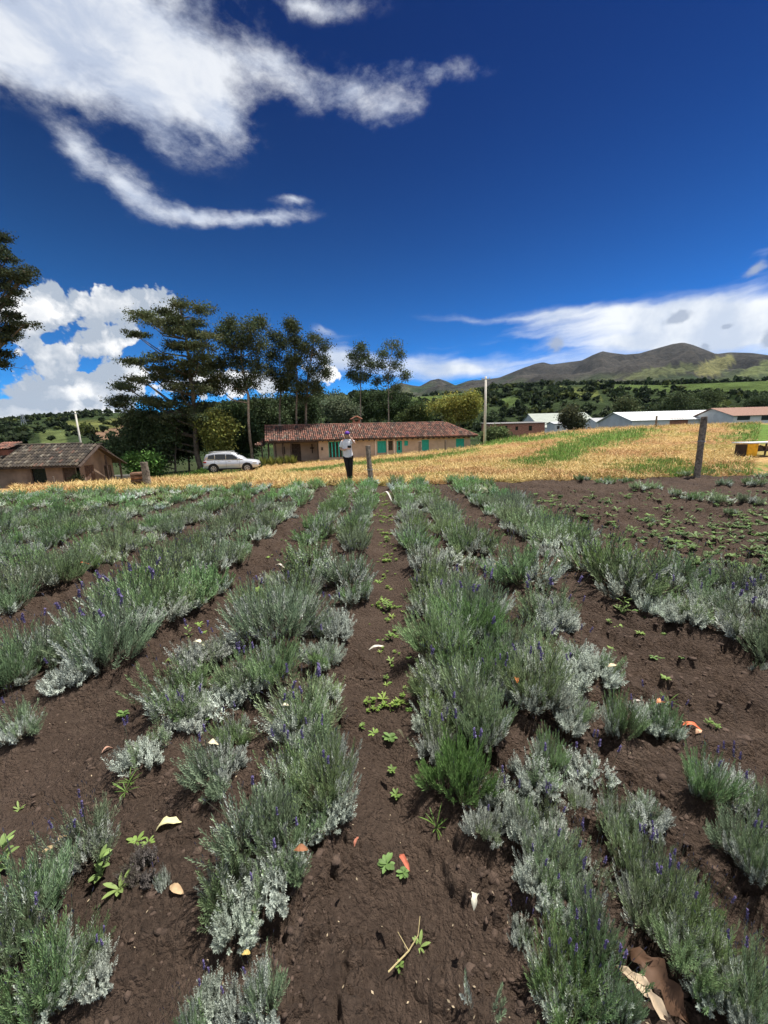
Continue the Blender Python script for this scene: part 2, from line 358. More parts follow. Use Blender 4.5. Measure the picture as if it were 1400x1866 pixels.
def stub_mat():
    global N, L
    m = bpy.data.materials.new('stubble_ground'); m.use_nodes = True; t = m.node_tree; t.nodes.clear(); N = t.nodes; L = t.links
    out = nd('ShaderNodeOutputMaterial'); pb = nd('ShaderNodeBsdfPrincipled'); pb.inputs['Roughness'].default_value = .95; pb.inputs['Specular IOR Level'].default_value = .1
    g = nd('ShaderNodeNewGeometry').outputs['Position']; at = nd('ShaderNodeAttribute', attribute_name='Col').outputs['Color']
    n1 = noise_n(g, 6, 8, .7); n2 = noise_n(g, .5, 4, .6)
    c = mixc(sstep(n1.outputs['Fac'], .3, .7), (.55, .5, .45), (1.0, 1.0, 1.0)); c = mixc(mth('MULTIPLY', sstep(n2.outputs['Fac'], .4, .7), .25), c, (.8, .6, .45))
    mu = nd('ShaderNodeMix', data_type='RGBA', blend_type='MULTIPLY'); mu.inputs[0].default_value = 1; L.new(c, mu.inputs[6]); L.new(at, mu.inputs[7])
    L.new(mu.outputs[2], pb.inputs['Base Color'])
    bp = nd('ShaderNodeBump'); bp.inputs['Strength'].default_value = 1; bp.inputs['Distance'].default_value = .12
    L.new(noise_n(g, 5, 8, .7).outputs['Fac'], bp.inputs['Height']); L.new(bp.outputs[0], pb.inputs['Normal']); L.new(pb.outputs[0], out.inputs[0]); return m
M['stub'] = stub_mat()
def hill_mat(name):
    global N, L
    m = bpy.data.materials.new(name); m.use_nodes = True; t = m.node_tree; t.nodes.clear(); N = t.nodes; L = t.links
    out = nd('ShaderNodeOutputMaterial'); pb = nd('ShaderNodeBsdfPrincipled'); pb.inputs['Roughness'].default_value = 1; pb.inputs['Specular IOR Level'].default_value = .05
    g = nd('ShaderNodeNewGeometry').outputs['Position']; at = nd('ShaderNodeAttribute', attribute_name='Col').outputs['Color']
    n1 = noise_n(g, .06, 9, .72)
    c = mixc(sstep(n1.outputs['Fac'], .3, .7), (.55, .55, .55), (1.3, 1.3, 1.3))
    mu = nd('ShaderNodeMix', data_type='RGBA', blend_type='MULTIPLY'); mu.inputs[0].default_value = 1; L.new(c, mu.inputs[6]); L.new(at, mu.inputs[7])
    L.new(mu.outputs[2], pb.inputs['Base Color'])
    bp = nd('ShaderNodeBump'); bp.inputs['Strength'].default_value = 1; bp.inputs['Distance'].default_value = 8
    L.new(noise_n(g, .05, 8, .7).outputs['Fac'], bp.inputs['Height']); L.new(bp.outputs[0], pb.inputs['Normal']); L.new(pb.outputs[0], out.inputs[0]); return m
M['hill'] = hill_mat('hill_cover')

# ------------------------------------------------------------------ where the lavender stands
# px, py = middle of the bush in the photograph, r = half its width there; turned into ground positions
NEAR = [(30,1320,38,'m'),(265,1370,50,'s'),(395,1385,55,'m'),(160,1522,52,'m'),(45,1640,75,'g'),(110,1745,62,'m'),(172,1775,42,'s'),(50,1800,75,'g'),(20,1700,50,'g'),
 (255,1590,30,'d'),(293,1594,17,'s'),(600,1440,58,'g'),(530,1405,55,'m'),(598,1495,48,'s'),(470,1515,68,'g'),(420,1605,60,'m'),(500,1620,62,'s'),(430,1685,52,'s'),(525,1560,50,'m'),
 (375,1835,45,'s'),(480,1822,42,'m'),(430,1862,45,'s'),(340,1870,30,'m'),(545,1330,52,'m'),(592,1378,42,'g'),(117,1245,33,'s'),(15,1225,42,'g'),(65,1195,40,'g'),
 (160,1160,48,'g'),(190,1195,50,'g'),(215,1140,48,'m'),(260,1120,50,'g'),(300,1112,42,'m'),(340,1085,40,'m'),(375,1072,38,'g'),(290,1062,45,'m'),(330,1045,42,'g'),(240,1085,45,'g'),
 (365,1208,38,'s'),(328,1262,45,'m'),(345,1305,32,'s'),(408,1275,42,'s'),(425,1322,34,'m'),(495,1232,36,'g'),(440,1240,35,'m'),
 (612,1135,32,'m'),(588,1195,30,'m'),(592,1262,26,'s'),(555,1290,48,'m'),(500,1148,55,'g'),(418,1180,24,'s'),(535,1105,36,'m'),(470,1102,28,'g'),(550,1070,36,'g'),(570,1025,38,'m'),(632,1052,36,'g'),(648,1082,26,'m'),(500,1055,20,'s'),
 (800,1175,48,'g'),(858,1150,50,'g'),(930,1172,44,'m'),(800,1232,46,'m'),(860,1222,50,'g'),(915,1205,42,'g'),(800,1292,42,'m'),(858,1285,50,'g'),(908,1262,38,'s'),(975,1272,46,'g'),(1035,1252,38,'s'),
 (1055,1192,36,'s'),(1092,1232,42,'s'),(1040,1295,38,'m'),(990,1215,42,'m'),(780,1100,36,'m'),(830,1100,45,'g'),(880,1110,40,'g'),(790,1055,38,'g'),(845,1060,38,'m'),(775,1020,34,'m'),(825,1020,34,'s'),
 (950,1052,55,'g'),(895,1032,26,'s'),(1000,1112,50,'m'),(1022,1132,34,'s'),(870,992,38,'g'),(1130,1322,34,'g'),(1182,1318,36,'s'),(1218,1312,26,'g'),
 (1150,1065,62,'g'),(1095,1030,55,'g'),(1200,1100,38,'m'),(1240,1052,46,'g'),(1255,1132,40,'s'),(1305,1097,40,'m'),(1350,1070,45,'g'),(1365,1150,50,'m'),(1405,1112,40,'s'),(1395,1215,16,'s'),(1420,1180,45,'g'),
 (838,1400,64,'b'),(885,1340,46,'g'),(800,1340,38,'m'),(920,1450,50,'s'),(975,1430,50,'s'),(950,1505,42,'m'),(1010,1490,38,'s'),(885,1490,38,'m'),
 (1005,1368,32,'g'),(1072,1402,46,'s'),(1060,1440,30,'m'),(1000,1562,50,'g'),(1062,1572,50,'m'),(980,1630,42,'s'),(950,1692,26,'s'),(1035,1650,50,'m'),(1085,1700,45,'g'),(1020,1762,52,'g'),(1085,1782,60,'g'),(1030,1845,60,'m'),(1135,1840,30,'g'),
 (885,1850,62,'p'),(1125,1478,36,'m'),(1182,1502,42,'s'),(1160,1562,46,'g'),(1212,1585,46,'g'),(1200,1652,58,'g'),(1262,1645,50,'m'),(1292,1705,50,'g'),(1250,1735,45,'m'),(1335,1765,55,'g'),(1300,1812,50,'s'),(1385,1830,60,'g'),
 (1290,1442,40,'g'),(1340,1450,45,'s'),(1392,1482,42,'g'),(1352,1542,40,'m'),(1395,1585,42,'g'),
 # young bushes scattered in the rougher ground at the right
 (1195,892,13,'y'),(1262,910,15,'y'),(1310,916,19,'y'),(1366,917,19,'y'),(1105,880,15,'y'),(1168,893,16,'y'),(1232,905,12,'y'),(1245,866,11,'y'),(1322,884,13,'y'),(1372,886,16,'y'),(1346,860,10,'y'),(1396,870,13,'y'),(1060,876,13,'y'),(1140,878,12,'y'),(1290,862,10,'y'),(1186,950,9,'y'),(1330,940,10,'y')]
def H(x, y): return 0.0
plants = []   # X, Y, radius, kind, photo x, photo y
for (px, py, r, k) in NEAR:
    zc = {'y': .06, 's': .09, 'd': .05, 'p': .1}.get(k, .13)
    p = atZ(px, py, zc); dep = (p - Vector((0, 0, CAMZ))).dot(CM @ Vector((0, 0, -1)))
    plants.append([p.x, p.y, r * (1.15 if (px < 680 and 1000 < py < 1320) else 1) * dep / FPX * ((1.12 + .2 * (py < 1320)) if k != 'y' else 1.25), k, px, py])
def proj(x, y, z):
    q = CM.transposed() @ Vector((x, y, z - CAMZ)); return 700 + FPX * q.x / -q.z, 933 - FPX * q.y / -q.z
ROWS = [(-.42, 1000, 1), (-1.02, 1000, 1), (-1.90, 1035, 1), (-2.46, 1045, 1), (.42, 1000, 1), (.98, 1000, 1), (2.02, 1005, 1), (2.50, 1000, 1)]
x0 = -3.36
while x0 > -19: ROWS += [(x0, 9999, 1), (x0 - .55, 9999, 1)]; x0 -= 1.43
for (X, pmax, _) in ROWS:
    Y = 1.9 + random.random() * .2
    while Y < 11.1 + .02 * X:
        px, py = proj(X, Y, .12)
        if py < pmax and px > -90 :
            k = random.choices(['g', 'm', 's'], [.50, .42, .08])[0]
            if random.random() > .04 + .05 * (X < -2.5):
                plants.append([X + random.uniform(-.1, .1), Y, random.uniform(.24, .33) * (.92 if X > -2.6 else .80), k, px, py])
        Y += random.uniform(.24, .36)
PX = np.array([[p[0], p[1], p[2]] for p in plants])
# raised beds rasterised on a 5 cm grid
bx = np.arange(-20, 20, .05); by = np.arange(-2, 13, .05)
bed = np.zeros((len(by), len(bx)), np.float32)
for x_, y_, r_ in PX:
    i0, i1 = np.searchsorted(bx, [x_ - .8, x_ + .8]); j0, j1 = np.searchsorted(by, [y_ - .8, y_ + .8])
    if i0 == i1: continue
    d2 = (bx[None, i0:i1] - x_) ** 2 + (by[j0:j1, None] - y_) ** 2
    s_ = max(.2, r_ * 1.15); bed[j0:j1, i0:i1] = np.maximum(bed[j0:j1, i0:i1], np.exp(-d2 / (2 * (s_ * .75) ** 2)))
def bedh(x, y):
    i = np.clip((x - bx[0]) / .05, 0, len(bx) - 2); j = np.clip((y - by[0]) / .05, 0, len(by) - 2)
    a = i.astype(int); b = j.astype(int); u = i - a; v = j - b
    return bed[b, a] * (1 - u) * (1 - v) + bed[b, a + 1] * u * (1 - v) + bed[b + 1, a] * (1 - u) * v + bed[b + 1, a + 1] * u * v
def edge(x): return 11.25 + .03 * x * 0 + (fbm(x * 1.3 + 50, x * 0 + 3, 3, 5) - .5) * .7
def soilz(x, y):
    near = sm(np.hypot(x, y), 16, 9)
    b = bedh(x, y)
    h = b * .055
    c1 = fbm(x * 3, y * 3, 3, 11) - .5
    cl = fbm(x * 9 + 5, y * 9, 4, 23, .6)
    c2 = np.abs(fbm(x * 7 + 9, y * 7, 3, 31) - .5)
    rough = .6 + 1.0 * sm(fbm(x * .9 + 3, y * .9, 2, 41), .42, .62) + .5 * (x > 1.6) * sm(x, 1.6, 2.4)
    # the trodden middle furrow is smoother
    path = np.exp(-((x - .02) / .17) ** 2); rough = rough * (1 - .65 * path)
    h = h + c1 * .03 + (sm(cl, .44, .60) * .034 - c2 * .038 + (fbm(x * 26, y * 26, 3, 61) - .5) * .014 * (y < 7)) * rough - .02 * path
    return h
def G(x, y):
    """full ground height"""
    x = np.asarray(x, float); y = np.asarray(y, float)
    s = sm(edge(x) + .25 - y, 0, .5)
    return Zt(x, y) + np.where(y < 13, soilz(x, y), 0) * s
def gz(x, y): return float(G(np.array([x]), np.array([y]))[0])

# ------------------------------------------------------------------ ground sheets (polar grid round the viewpoint)
a_front = np.linspace(-R_(54), R_(54), 500); a_back = np.linspace(R_(54), 2 * math.pi - R_(54), 40)[1:-1]
A = np.concatenate([a_front, a_back]); nA = len(A)
Rr = np.concatenate([np.geomspace(.2, 16, 420), np.geomspace(16, 90, 110)[1:]]); nR = len(Rr)
AA, RR = np.meshgrid(A, Rr)
RR = RR + 0.0
gx = RR * np.sin(AA); gy = RR * np.cos(AA)
gz_ = G(gx, gy) + (gy > 11.5) * (fbm(gx * 1.2, gy * 1.2, 3, 71) - .5) * .10 * sm(gy, 11.5, 13)
V = np.stack([gx, gy, gz_], -1).reshape(-1, 3)
idx = np.arange(nR * nA).reshape(nR, nA)
nxt = np.roll(idx, -1, 1)
Q = np.stack([idx[:-1], idx[1:], nxt[1:], nxt[:-1]], -1).reshape(-1, 4)[:, ::-1]
cen = V[Q].mean(1)
V = np.concatenate([V, [[0, 0, gz(0, 0)]]]); ci = len(V) - 1
fan = np.stack([np.full(nA, ci), nxt[0], idx[0]], -1)[:, ::-1]
is_soil = cen[:, 1] < edge(cen[:, 0])
is_soil &= (np.abs(cen[:, 0]) < 60)
def inpoly(px, py, poly):
    ins = np.zeros(px.shape, bool); j = len(poly) - 1
    for i in range(len(poly)):
        xi, yi = poly[i]; xj, yj = poly[j]
        c_ = ((yi > py) != (yj > py)) & (px < (xj - xi) * (py - yi) / (yj - yi + 1e-12) + xi); ins ^= c_; j = i
    return ins
def to_ground(px, py):
    d = ray(px, py); t = 5.0
    o = Vector((0, 0, CAMZ))
    for _ in range(3000):
        q = o + d * t
        if q.z <= zt(q.x, q.y): break
        t += .05
        if t > 70: break
    return (q.x, q.y)
GREEN_PX = [[(945,848),(985,822),(1045,800),(1150,782),(1190,783),(1180,795),(1110,812),(1040,838),(985,852)],
            [(1125,862),(1160,848),(1225,836),(1250,842),(1240,868),(1180,872)],
            [(1320,808),(1345,790),(1330,777),(1400,772),(1500,770),(1500,808),(1400,808)],
            [(520,862),(640,846),(760,834),(870,818),(872,822),(770,840),(650,852),(540,865)],
            [(1240,870),(1300,862),(1400,845),(1400,860),(1300,872)],
            [(880,806),(960,797),(1060,788),(1060,793),(960,806),(880,812)]]
GREEN = [[to_ground(*p) for p in poly] for poly in GREEN_PX]
def green_mask(x, y):
    wx_ = x + (fbm(x * .8, y * .8, 3, 81) - .5) * 2.0; wy = y + (fbm(x * .8 + 9, y * .8, 3, 83) - .5) * 3.0 + (vn(x * 5, y * 5, 87) - .5) * 2.6 + (vn(x * 1.7, y * 1.7, 88) - .5) * 2.5
    g = np.zeros(x.shape, bool)
    for poly in GREEN: g |= inpoly(wx_, wy, poly)
    return g | (y > 47) | (np.abs(x) > 60) | ((x < -13) & (y > 33)) | ((x < -28))
vg = green_mask(V[:, 0], V[:, 1]).astype(float)
n5 = fbm(V[:, 0] * .5, V[:, 1] * .5, 4, 91)[:, None]; n6 = fbm(V[:, 0] * 4, V[:, 1] * 4, 3, 93)[:, None]
stc = np.array([.50, .35, .155]) * (.75 + .5 * n6) * (1 - .0 * n5); stc = stc * (1 - sm(n5, .5, .62)) + np.array([.44, .27, .125]) * (.75 + .5 * n6) * sm(n5, .5, .62)
olive = np.array([.30, .28, .08]) * (.7 + .6 * n6); k_ = sm(fbm(V[:, 0] * .35 + 4, V[:, 1] * .9, 4, 97), .56, .66)[:, None] * .7
stc = stc * (1 - k_) + olive * k_; stc = stc * [1.06, 1.06, 1.08]
grc = np.array([.14, .24, .05]) * (.6 + .8 * n6); grc = np.where(((V[:, 0] < -12) & (V[:, 1] > 31) | (V[:, 1] > 48) | (V[:, 0] < -26))[:, None], np.array([.045, .062, .024]) * (.6 + .8 * n6), grc)
gcol = stc * (1 - vg[:, None]) + grc * vg[:, None]
def submesh(name, mask, mat, fan_=None, colr=None):
    F = Q[mask]; Fs = [F] + ([fan_] if fan_ is not None else [])
    used = np.unique(np.concatenate([f.ravel() for f in Fs])); mp = np.zeros(len(V), int); mp[used] = np.arange(len(used))
    me = mesh_np(name, V[used], [mp[f] for f in Fs], mat, colr[used] if colr is not None else None, smooth=True)
    return link(name, me)
tag(submesh('field_soil', is_soil, M['soil'], fan), kind='structure', label='dark brown tilled soil of the lavender field with furrows')
tag(submesh('stubble_ground', ~is_soil, M['stub'], None, gcol), kind='structure', label='golden straw covered field rising behind the lavender')

# ------------------------------------------------------------------ hills and mountains
RID1 = [(-700,800),(-300,780),(-100,772),(0,770),(60,763),(120,758),(170,753),(215,752),(270,760),(400,740),(520,730),(600,722),(680,716),(740,724),(800,721),(860,714),(900,708),(1000,703),(1100,700),(1200,702),(1300,698),(1400,694),(1600,698),(2200,720),(3000,740)]
RID2 = [(-3000,760),(-700,770),(-100,778),(300,770),(500,735),(600,722),(700,712),(730,697),(750,702),(765,704),(785,693),(800,690),(815,695),(830,702),(845,697),(858,693),(880,692),(910,688),(930,680),(955,670),(975,663),(990,660),(1005,664),(1035,660),(1060,657),(1080,647),(1098,640),(1115,643),(1140,646),(1165,644),(1200,634),(1225,627),(1245,624),(1262,628),(1285,637),(1305,645),(1330,642),(1370,643),(1400,647),(1500,650),(1700,680),(2200,700),(4000,740)]
def ridge(lst):
    a = []
    for px, py in lst:
        a.append((math.atan((px - 700) / FPX), (py, px)))
    out = []
    for ang, (py, px) in a:
        d = ray(px, py); out.append((math.atan2(d.x, d.y), d.z / math.hypot(d.x, d.y)))
    out.sort(); return np.array(out)
r1, r2 = ridge(RID1), ridge(RID2)
hA = np.concatenate([np.linspace(-R_(58), R_(58), 420), np.linspace(R_(58), 2 * math.pi - R_(58), 60)[1:-1]])
hR = np.concatenate([np.linspace(88, 300, 24), np.linspace(300, 700, 44)[1:], np.linspace(700, 1100, 12)[1:], np.linspace(1100, 3500, 90)[1:], np.linspace(3500, 5200, 14)[1:]])
HA, HR = np.meshgrid(hA, hR)
aw = (HA + math.pi) % (2 * math.pi) - math.pi
t1 = np.interp(aw, r1[:, 0], r1[:, 1]); t2 = np.interp(aw, r2[:, 0], r2[:, 1])
t1 = np.where(np.abs(aw) > R_(60), .045 + .02 * np.sin(aw * 5), t1); t2 = np.where(np.abs(aw) > R_(62), .06 + .02 * np.sin(aw * 7 + 1), t2)
hx = HR * np.sin(HA); hy = HR * np.cos(HA)
Dr1, Dr2 = 620.0, 3500.0
z1 = CAMZ + t1 * Dr1; z2 = CAMZ + t2 * Dr2
k1 = sm(HR, 110, Dr1) ** 1.15
hz = -3.2 * (1 - k1) + z1 * k1
bump1 = (fbm(hx / 90, hy / 90, 4, 101) - .5) * 26 * sm(HR, 130, 300) * sm(HR, Dr1 + 5, Dr1 - 150)
hz = hz + bump1 * np.clip(z1 / 40, .3, 1.2)
mid = z1 * .8
k2 = sm(HR, 1000, Dr2)
lin = np.clip((HR - 900) / (Dr2 - 900), 0, 1)
far_ = mid + (z2 - mid) * (.55 * lin + .45 * k2)
ridgy = (np.abs(fbm(hx / 420, hy / 420, 5, 111) - .5) * 2)
far_ = far_ - ridgy * 210 * sm(HR, 1100, 2200) * sm(HR, Dr2, Dr2 - 600) * np.clip(z2 / 500, .1, 1) + (fbm(hx / 150, hy / 150, 4, 113) - .5) * 60 * sm(HR, 1100, 1800) * sm(HR, Dr2, Dr2 - 250) * np.clip(z2 / 500, .1, 1)
far_ = far_ * (1 - .5 * sm(HR, Dr2 + 20, 5200)) + (HR > 3400) * (fbm(aw * 160, HR * 0, 3, 115) - .5) * 10
kk = sm(HR, Dr1, 1000)
hz = hz * (1 - kk) + far_ * kk
# never let anything behind poke over ridge 2 in front of it
lim = CAMZ + np.where(HR < 900, np.maximum(t1, t2), t2) * HR
hz = np.where(HR > Dr1, np.minimum(hz, np.where(HR < Dr2 + 30, lim * 1.0, hz)), hz)
hz = np.where(HR < Dr1, np.minimum(hz, CAMZ + t1 * HR + .0), hz)
hz = np.where(HR < 110, -3.2 + (hz + 3.2) * sm(HR, 90, 110), hz)
hz = np.where(HR < 89, -3.25, hz)
HV = np.stack([hx, hy, hz], -1).reshape(-1, 3)
nA2 = len(hA); nR2 = len(hR); idx = np.arange(nR2 * nA2).reshape(nR2, nA2); nxt = np.roll(idx, -1, 1)
HQ = np.stack([idx[:-1], idx[1:], nxt[1:], nxt[:-1]], -1).reshape(-1, 4)[:, ::-1]
# cover colours: pasture patches (voronoi-like strips), scrub, brown rocky heights
fx = hx.ravel(); fy = hy.ravel(); fz = hz.ravel(); fr = HR.ravel(); fa = aw.ravel()
def field_id(x, y, s):
    wx_ = x + (fbm(x / s, y / s, 2, 7) - .5) * s; wy = y + (fbm(x / s + 5, y / s, 2, 9) - .5) * s
    return _h(np.floor(wx_ / s), np.floor(wy / s * .7), 3)
fid = field_id(fx, fy, 95.0); big = fbm(fx / 260, fy / 260, 3, 121)
pas = ((fid > .40) & (big > .40))
# pasture on the left hill and mid slopes seen in the photograph
def in_px(poly, rmin, rmax):
    pts = []
    for (px, py) in poly:
        d = ray(px, py); pts.append((math.atan2(d.x, d.y), d.z / math.hypot(d.x, d.y)))
    tt = (fz - CAMZ) / fr
    return inpoly(fa + (fbm(fx / 30, fy / 30, 2, 3) - .5) * .012, tt + (fbm(fx / 30 + 7, fy / 30, 2, 3) - .5) * .006, pts) & (fr > rmin) & (fr < rmax)
scrub = np.array([.040, .060, .024]); gpas = np.array([.085, .125, .036]); opas = np.array([.17, .18, .06]); rock = np.array([.052, .047, .040]); earth = np.array([.22, .14, .09])
hc = np.tile(scrub, (len(fx), 1)); hc[pas & (fr < 1400)] = gpas; hc[pas & (fid > .8) & (fr < 1400)] = opas * .8
m2 = fr > 1000
mp = field_id(fx, fy, 170.0); upz = sm((fz / fr), .10, .15)
hc[m2] = (scrub * .9)
pm = m2 & (mp > .42) & (fz / fr < .125 + (fbm(fx / 200, fy / 200, 3, 151) - .5) * .08) & (fa > -.05)
hc[pm] = np.array([.060, .080, .034]); hc[pm & (mp > .75)] = np.array([.10, .115, .05])
hc[(fr > 640) & (fr < 1100)] = np.array([.040, .055, .024])
rk = sm(fz / fr + (fbm(fx / 300, fy / 300, 4, 131) - .5) * .08, .085, .12)[:, None] * m2[:, None]
hc = hc * (1 - rk) + rock * (.35 + 1.1 * fbm(fx / 110, fy / 110, 5, 133))[:, None] * rk
hc[in_px([(125,768),(235,760),(245,775),(180,790),(130,790)], 200, 1000)] = np.array([.15, .165, .055])
hc[in_px([(165,790),(230,775),(262,780),(240,795),(180,800)], 200, 1000)] = earth
hc[in_px([(75,785),(120,783),(125,805),(80,808)], 200, 1000)] = np.array([.11, .14, .05])
hc[in_px([(745,715),(850,706),(880,716),(800,735),(745,730)], 200, 1000)] = gpas
hc[in_px([(905,728),(950,722),(945,740),(915,742)], 200, 1000)] = gpas
hc[in_px([(1000,700),(1090,712),(1095,730),(1060,726),(1005,706)], 200, 1000)] = np.array([.11, .13, .04])
hc[in_px([(1265,672),(1310,650),(1338,648),(1335,668),(1300,684),(1270,684)], 1400, 3600)] = np.array([.15, .145, .06])
hc[in_px([(1130,690),(1180,672),(1280,660),(1270,676),(1180,690)], 1400, 3600)] = np.array([.09, .10, .045])
hc[in_px([(1330,690),(1400,655),(1500,655),(1500,682),(1400,678)], 1400, 3600)] = np.array([.12, .14, .055])
rc = (HR[:-1] + HR[1:]) / 2; rcf = np.repeat(rc[:, :1], nA2, 1).ravel()
for nm, msk, lb in (('hills', rcf < 950, 'green wooded hills with pasture patches'), ('mountain', rcf >= 950, 'dark rocky mountain ridge at the horizon')):
    F = HQ[msk]; used = np.unique(F); mp_ = np.zeros(len(HV), int); mp_[used] = np.arange(len(used))
    tag(link(nm, mesh_np(nm, HV[used], mp_[F], M['hill'], hc[used], smooth=True)), kind='structure', label=lb)

# far-off woods on the hills: one object of many small crowns
def ico(sub=1):
    import bmesh
    bm = bmesh.new(); bmesh.ops.create_icosphere(bm, subdivisions=sub, radius=1); v = np.array([q.co[:] for q in bm.verts]); f = np.array([[q.index for q in t.verts] for t in bm.faces]); bm.free(); return v, f
IV1, IF1 = ico(1); IV2, IF2 = ico(2)
def scatter_crowns(name, xs, ys, zs, hs, ws, cols, lbl, mat, parent=None):
    Vs = []; Fs = []; Cs = []; b = 0
    lump = rng.normal(0, .22, (24, len(IV1)))
    for i in range(len(xs)):
        v = IV1 * (1 + lump[i % 24])[:, None] * [ws[i] * .62, ws[i] * .62, hs[i] * .36] + [xs[i], ys[i], zs[i] + hs[i] * .42]
        Vs.append(v); Fs.append(np.concatenate([IF1, IF1[:, 2:]], 1) + b); b += len(v); Cs.append(np.repeat(cols[i][None] * .7, len(v), 0))
        m = 46 if math.hypot(xs[i], ys[i]) < 260 else 20
        d = rng.normal(0, 1, (m, 3)); d /= np.linalg.norm(d, axis=1)[:, None]; d[:, 2] = np.abs(d[:, 2]) * 1.0 - .25
        C = d * rng.uniform(.55, 1.0, (m, 1)) * [ws[i], ws[i], hs[i] * .55] + [xs[i], ys[i], zs[i] + hs[i] * .45]
        v, f = leaf_cards(C, ws[i] * (.30 if m > 30 else .42), .3, .7); Vs.append(v); Fs.append(f + b); b += len(v)
        Cs.append(np.repeat(cols[i][None] * rng.uniform(.55, 1.5, (m, 1)), 4, 0))
    o = link(name, mesh_np(name, np.concatenate(Vs), np.concatenate(Fs), mat, np.concatenate(Cs)), parent)
    return tag(o, label=lbl, kind='stuff')
def leaf_cards(C, size, up=.5, aspect=.5):
    """C: n x 3 centres -> diamond leaves; returns V,F"""
    n = len(C); d = rng.normal(0, 1, (n, 3)); d /= np.linalg.norm(d, axis=1)[:, None]
    t = rng.normal(0, 1, (n, 3)); t[:, 2] *= (1 - up); t -= d * (t * d).sum(1)[:, None]; t /= np.linalg.norm(t, axis=1)[:, None] + 1e-9
    s = (size * rng.uniform(.6, 1.4, n))[:, None]
    v = np.stack([C - d * s, C + t * s * aspect, C + d * s, C - t * s * aspect], 1).reshape(-1, 3)
    f = np.arange(4 * n).reshape(n, 4); return v, f
def hill_z(ang, r):
    ai = np.interp(ang, hA[:420], np.arange(420)); ri = np.interp(r, hR, np.arange(nR2))
    a0 = ai.astype(int).clip(0, 418); q0 = ri.astype(int).clip(0, nR2 - 2); u = ai - a0; v = ri - q0
    return hz[q0, a0] * (1 - u) * (1 - v) + hz[q0, a0 + 1] * u * (1 - v) + hz[q0 + 1, a0] * (1 - u) * v + hz[q0 + 1, a0 + 1] * u * v
def hill_c(ang, r):
    ai = np.rint(np.interp(ang, hA[:420], np.arange(420))).astype(int); ri = np.rint(np.interp(r, hR, np.arange(nR2))).astype(int)
    return hc.reshape(nR2, nA2, 3)[ri, ai]
nT = 11000
ta = rng.uniform(-R_(50), R_(50), nT); tr = 170 + (690 - 170) * rng.random(nT) ** .8
tx = tr * np.sin(ta); ty = tr * np.cos(ta); tz = hill_z(ta, tr); cc = hill_c(ta, tr)
den = fbm(tx / 70, ty / 70, 3, 141); openf = (cc[:, 1] > .09)
strip = np.abs(fbm(tx / 55, ty / 55, 3, 147) - .5) < .035
keep = (~openf | (strip & (rng.random(nT) < .8)) | (rng.random(nT) < .03)) & (rng.random(nT) < sm(den, .36, .56) * .85 + .06)
keep &= (tr > 215) | (ta < -.15)
keep |= (np.abs(tr - 620) < 14) & (rng.random(nT) < .45) & (ta < -.4)
tx, ty, tz, tr = tx[keep], ty[keep], tz[keep], tr[keep]; n_ = len(tx)
th = rng.uniform(2.2, 6.5, n_) * (1 + .3 * (rng.random(n_) < .1)); tw = th * rng.uniform(.4, .7, n_)
gc = np.array([.042, .062, .026]) * rng.uniform(.5, 1.35, (n_, 1)) * np.array([1, 1, 1]); yl = rng.random(n_) < .12; gc[yl] *= [2.0, 1.7, 1.1]
scatter_crowns('hillside_trees', tx, ty, tz - .3, th, tw, gc, 'dark woods and scrub covering the hills behind the farm', M['leaf'])

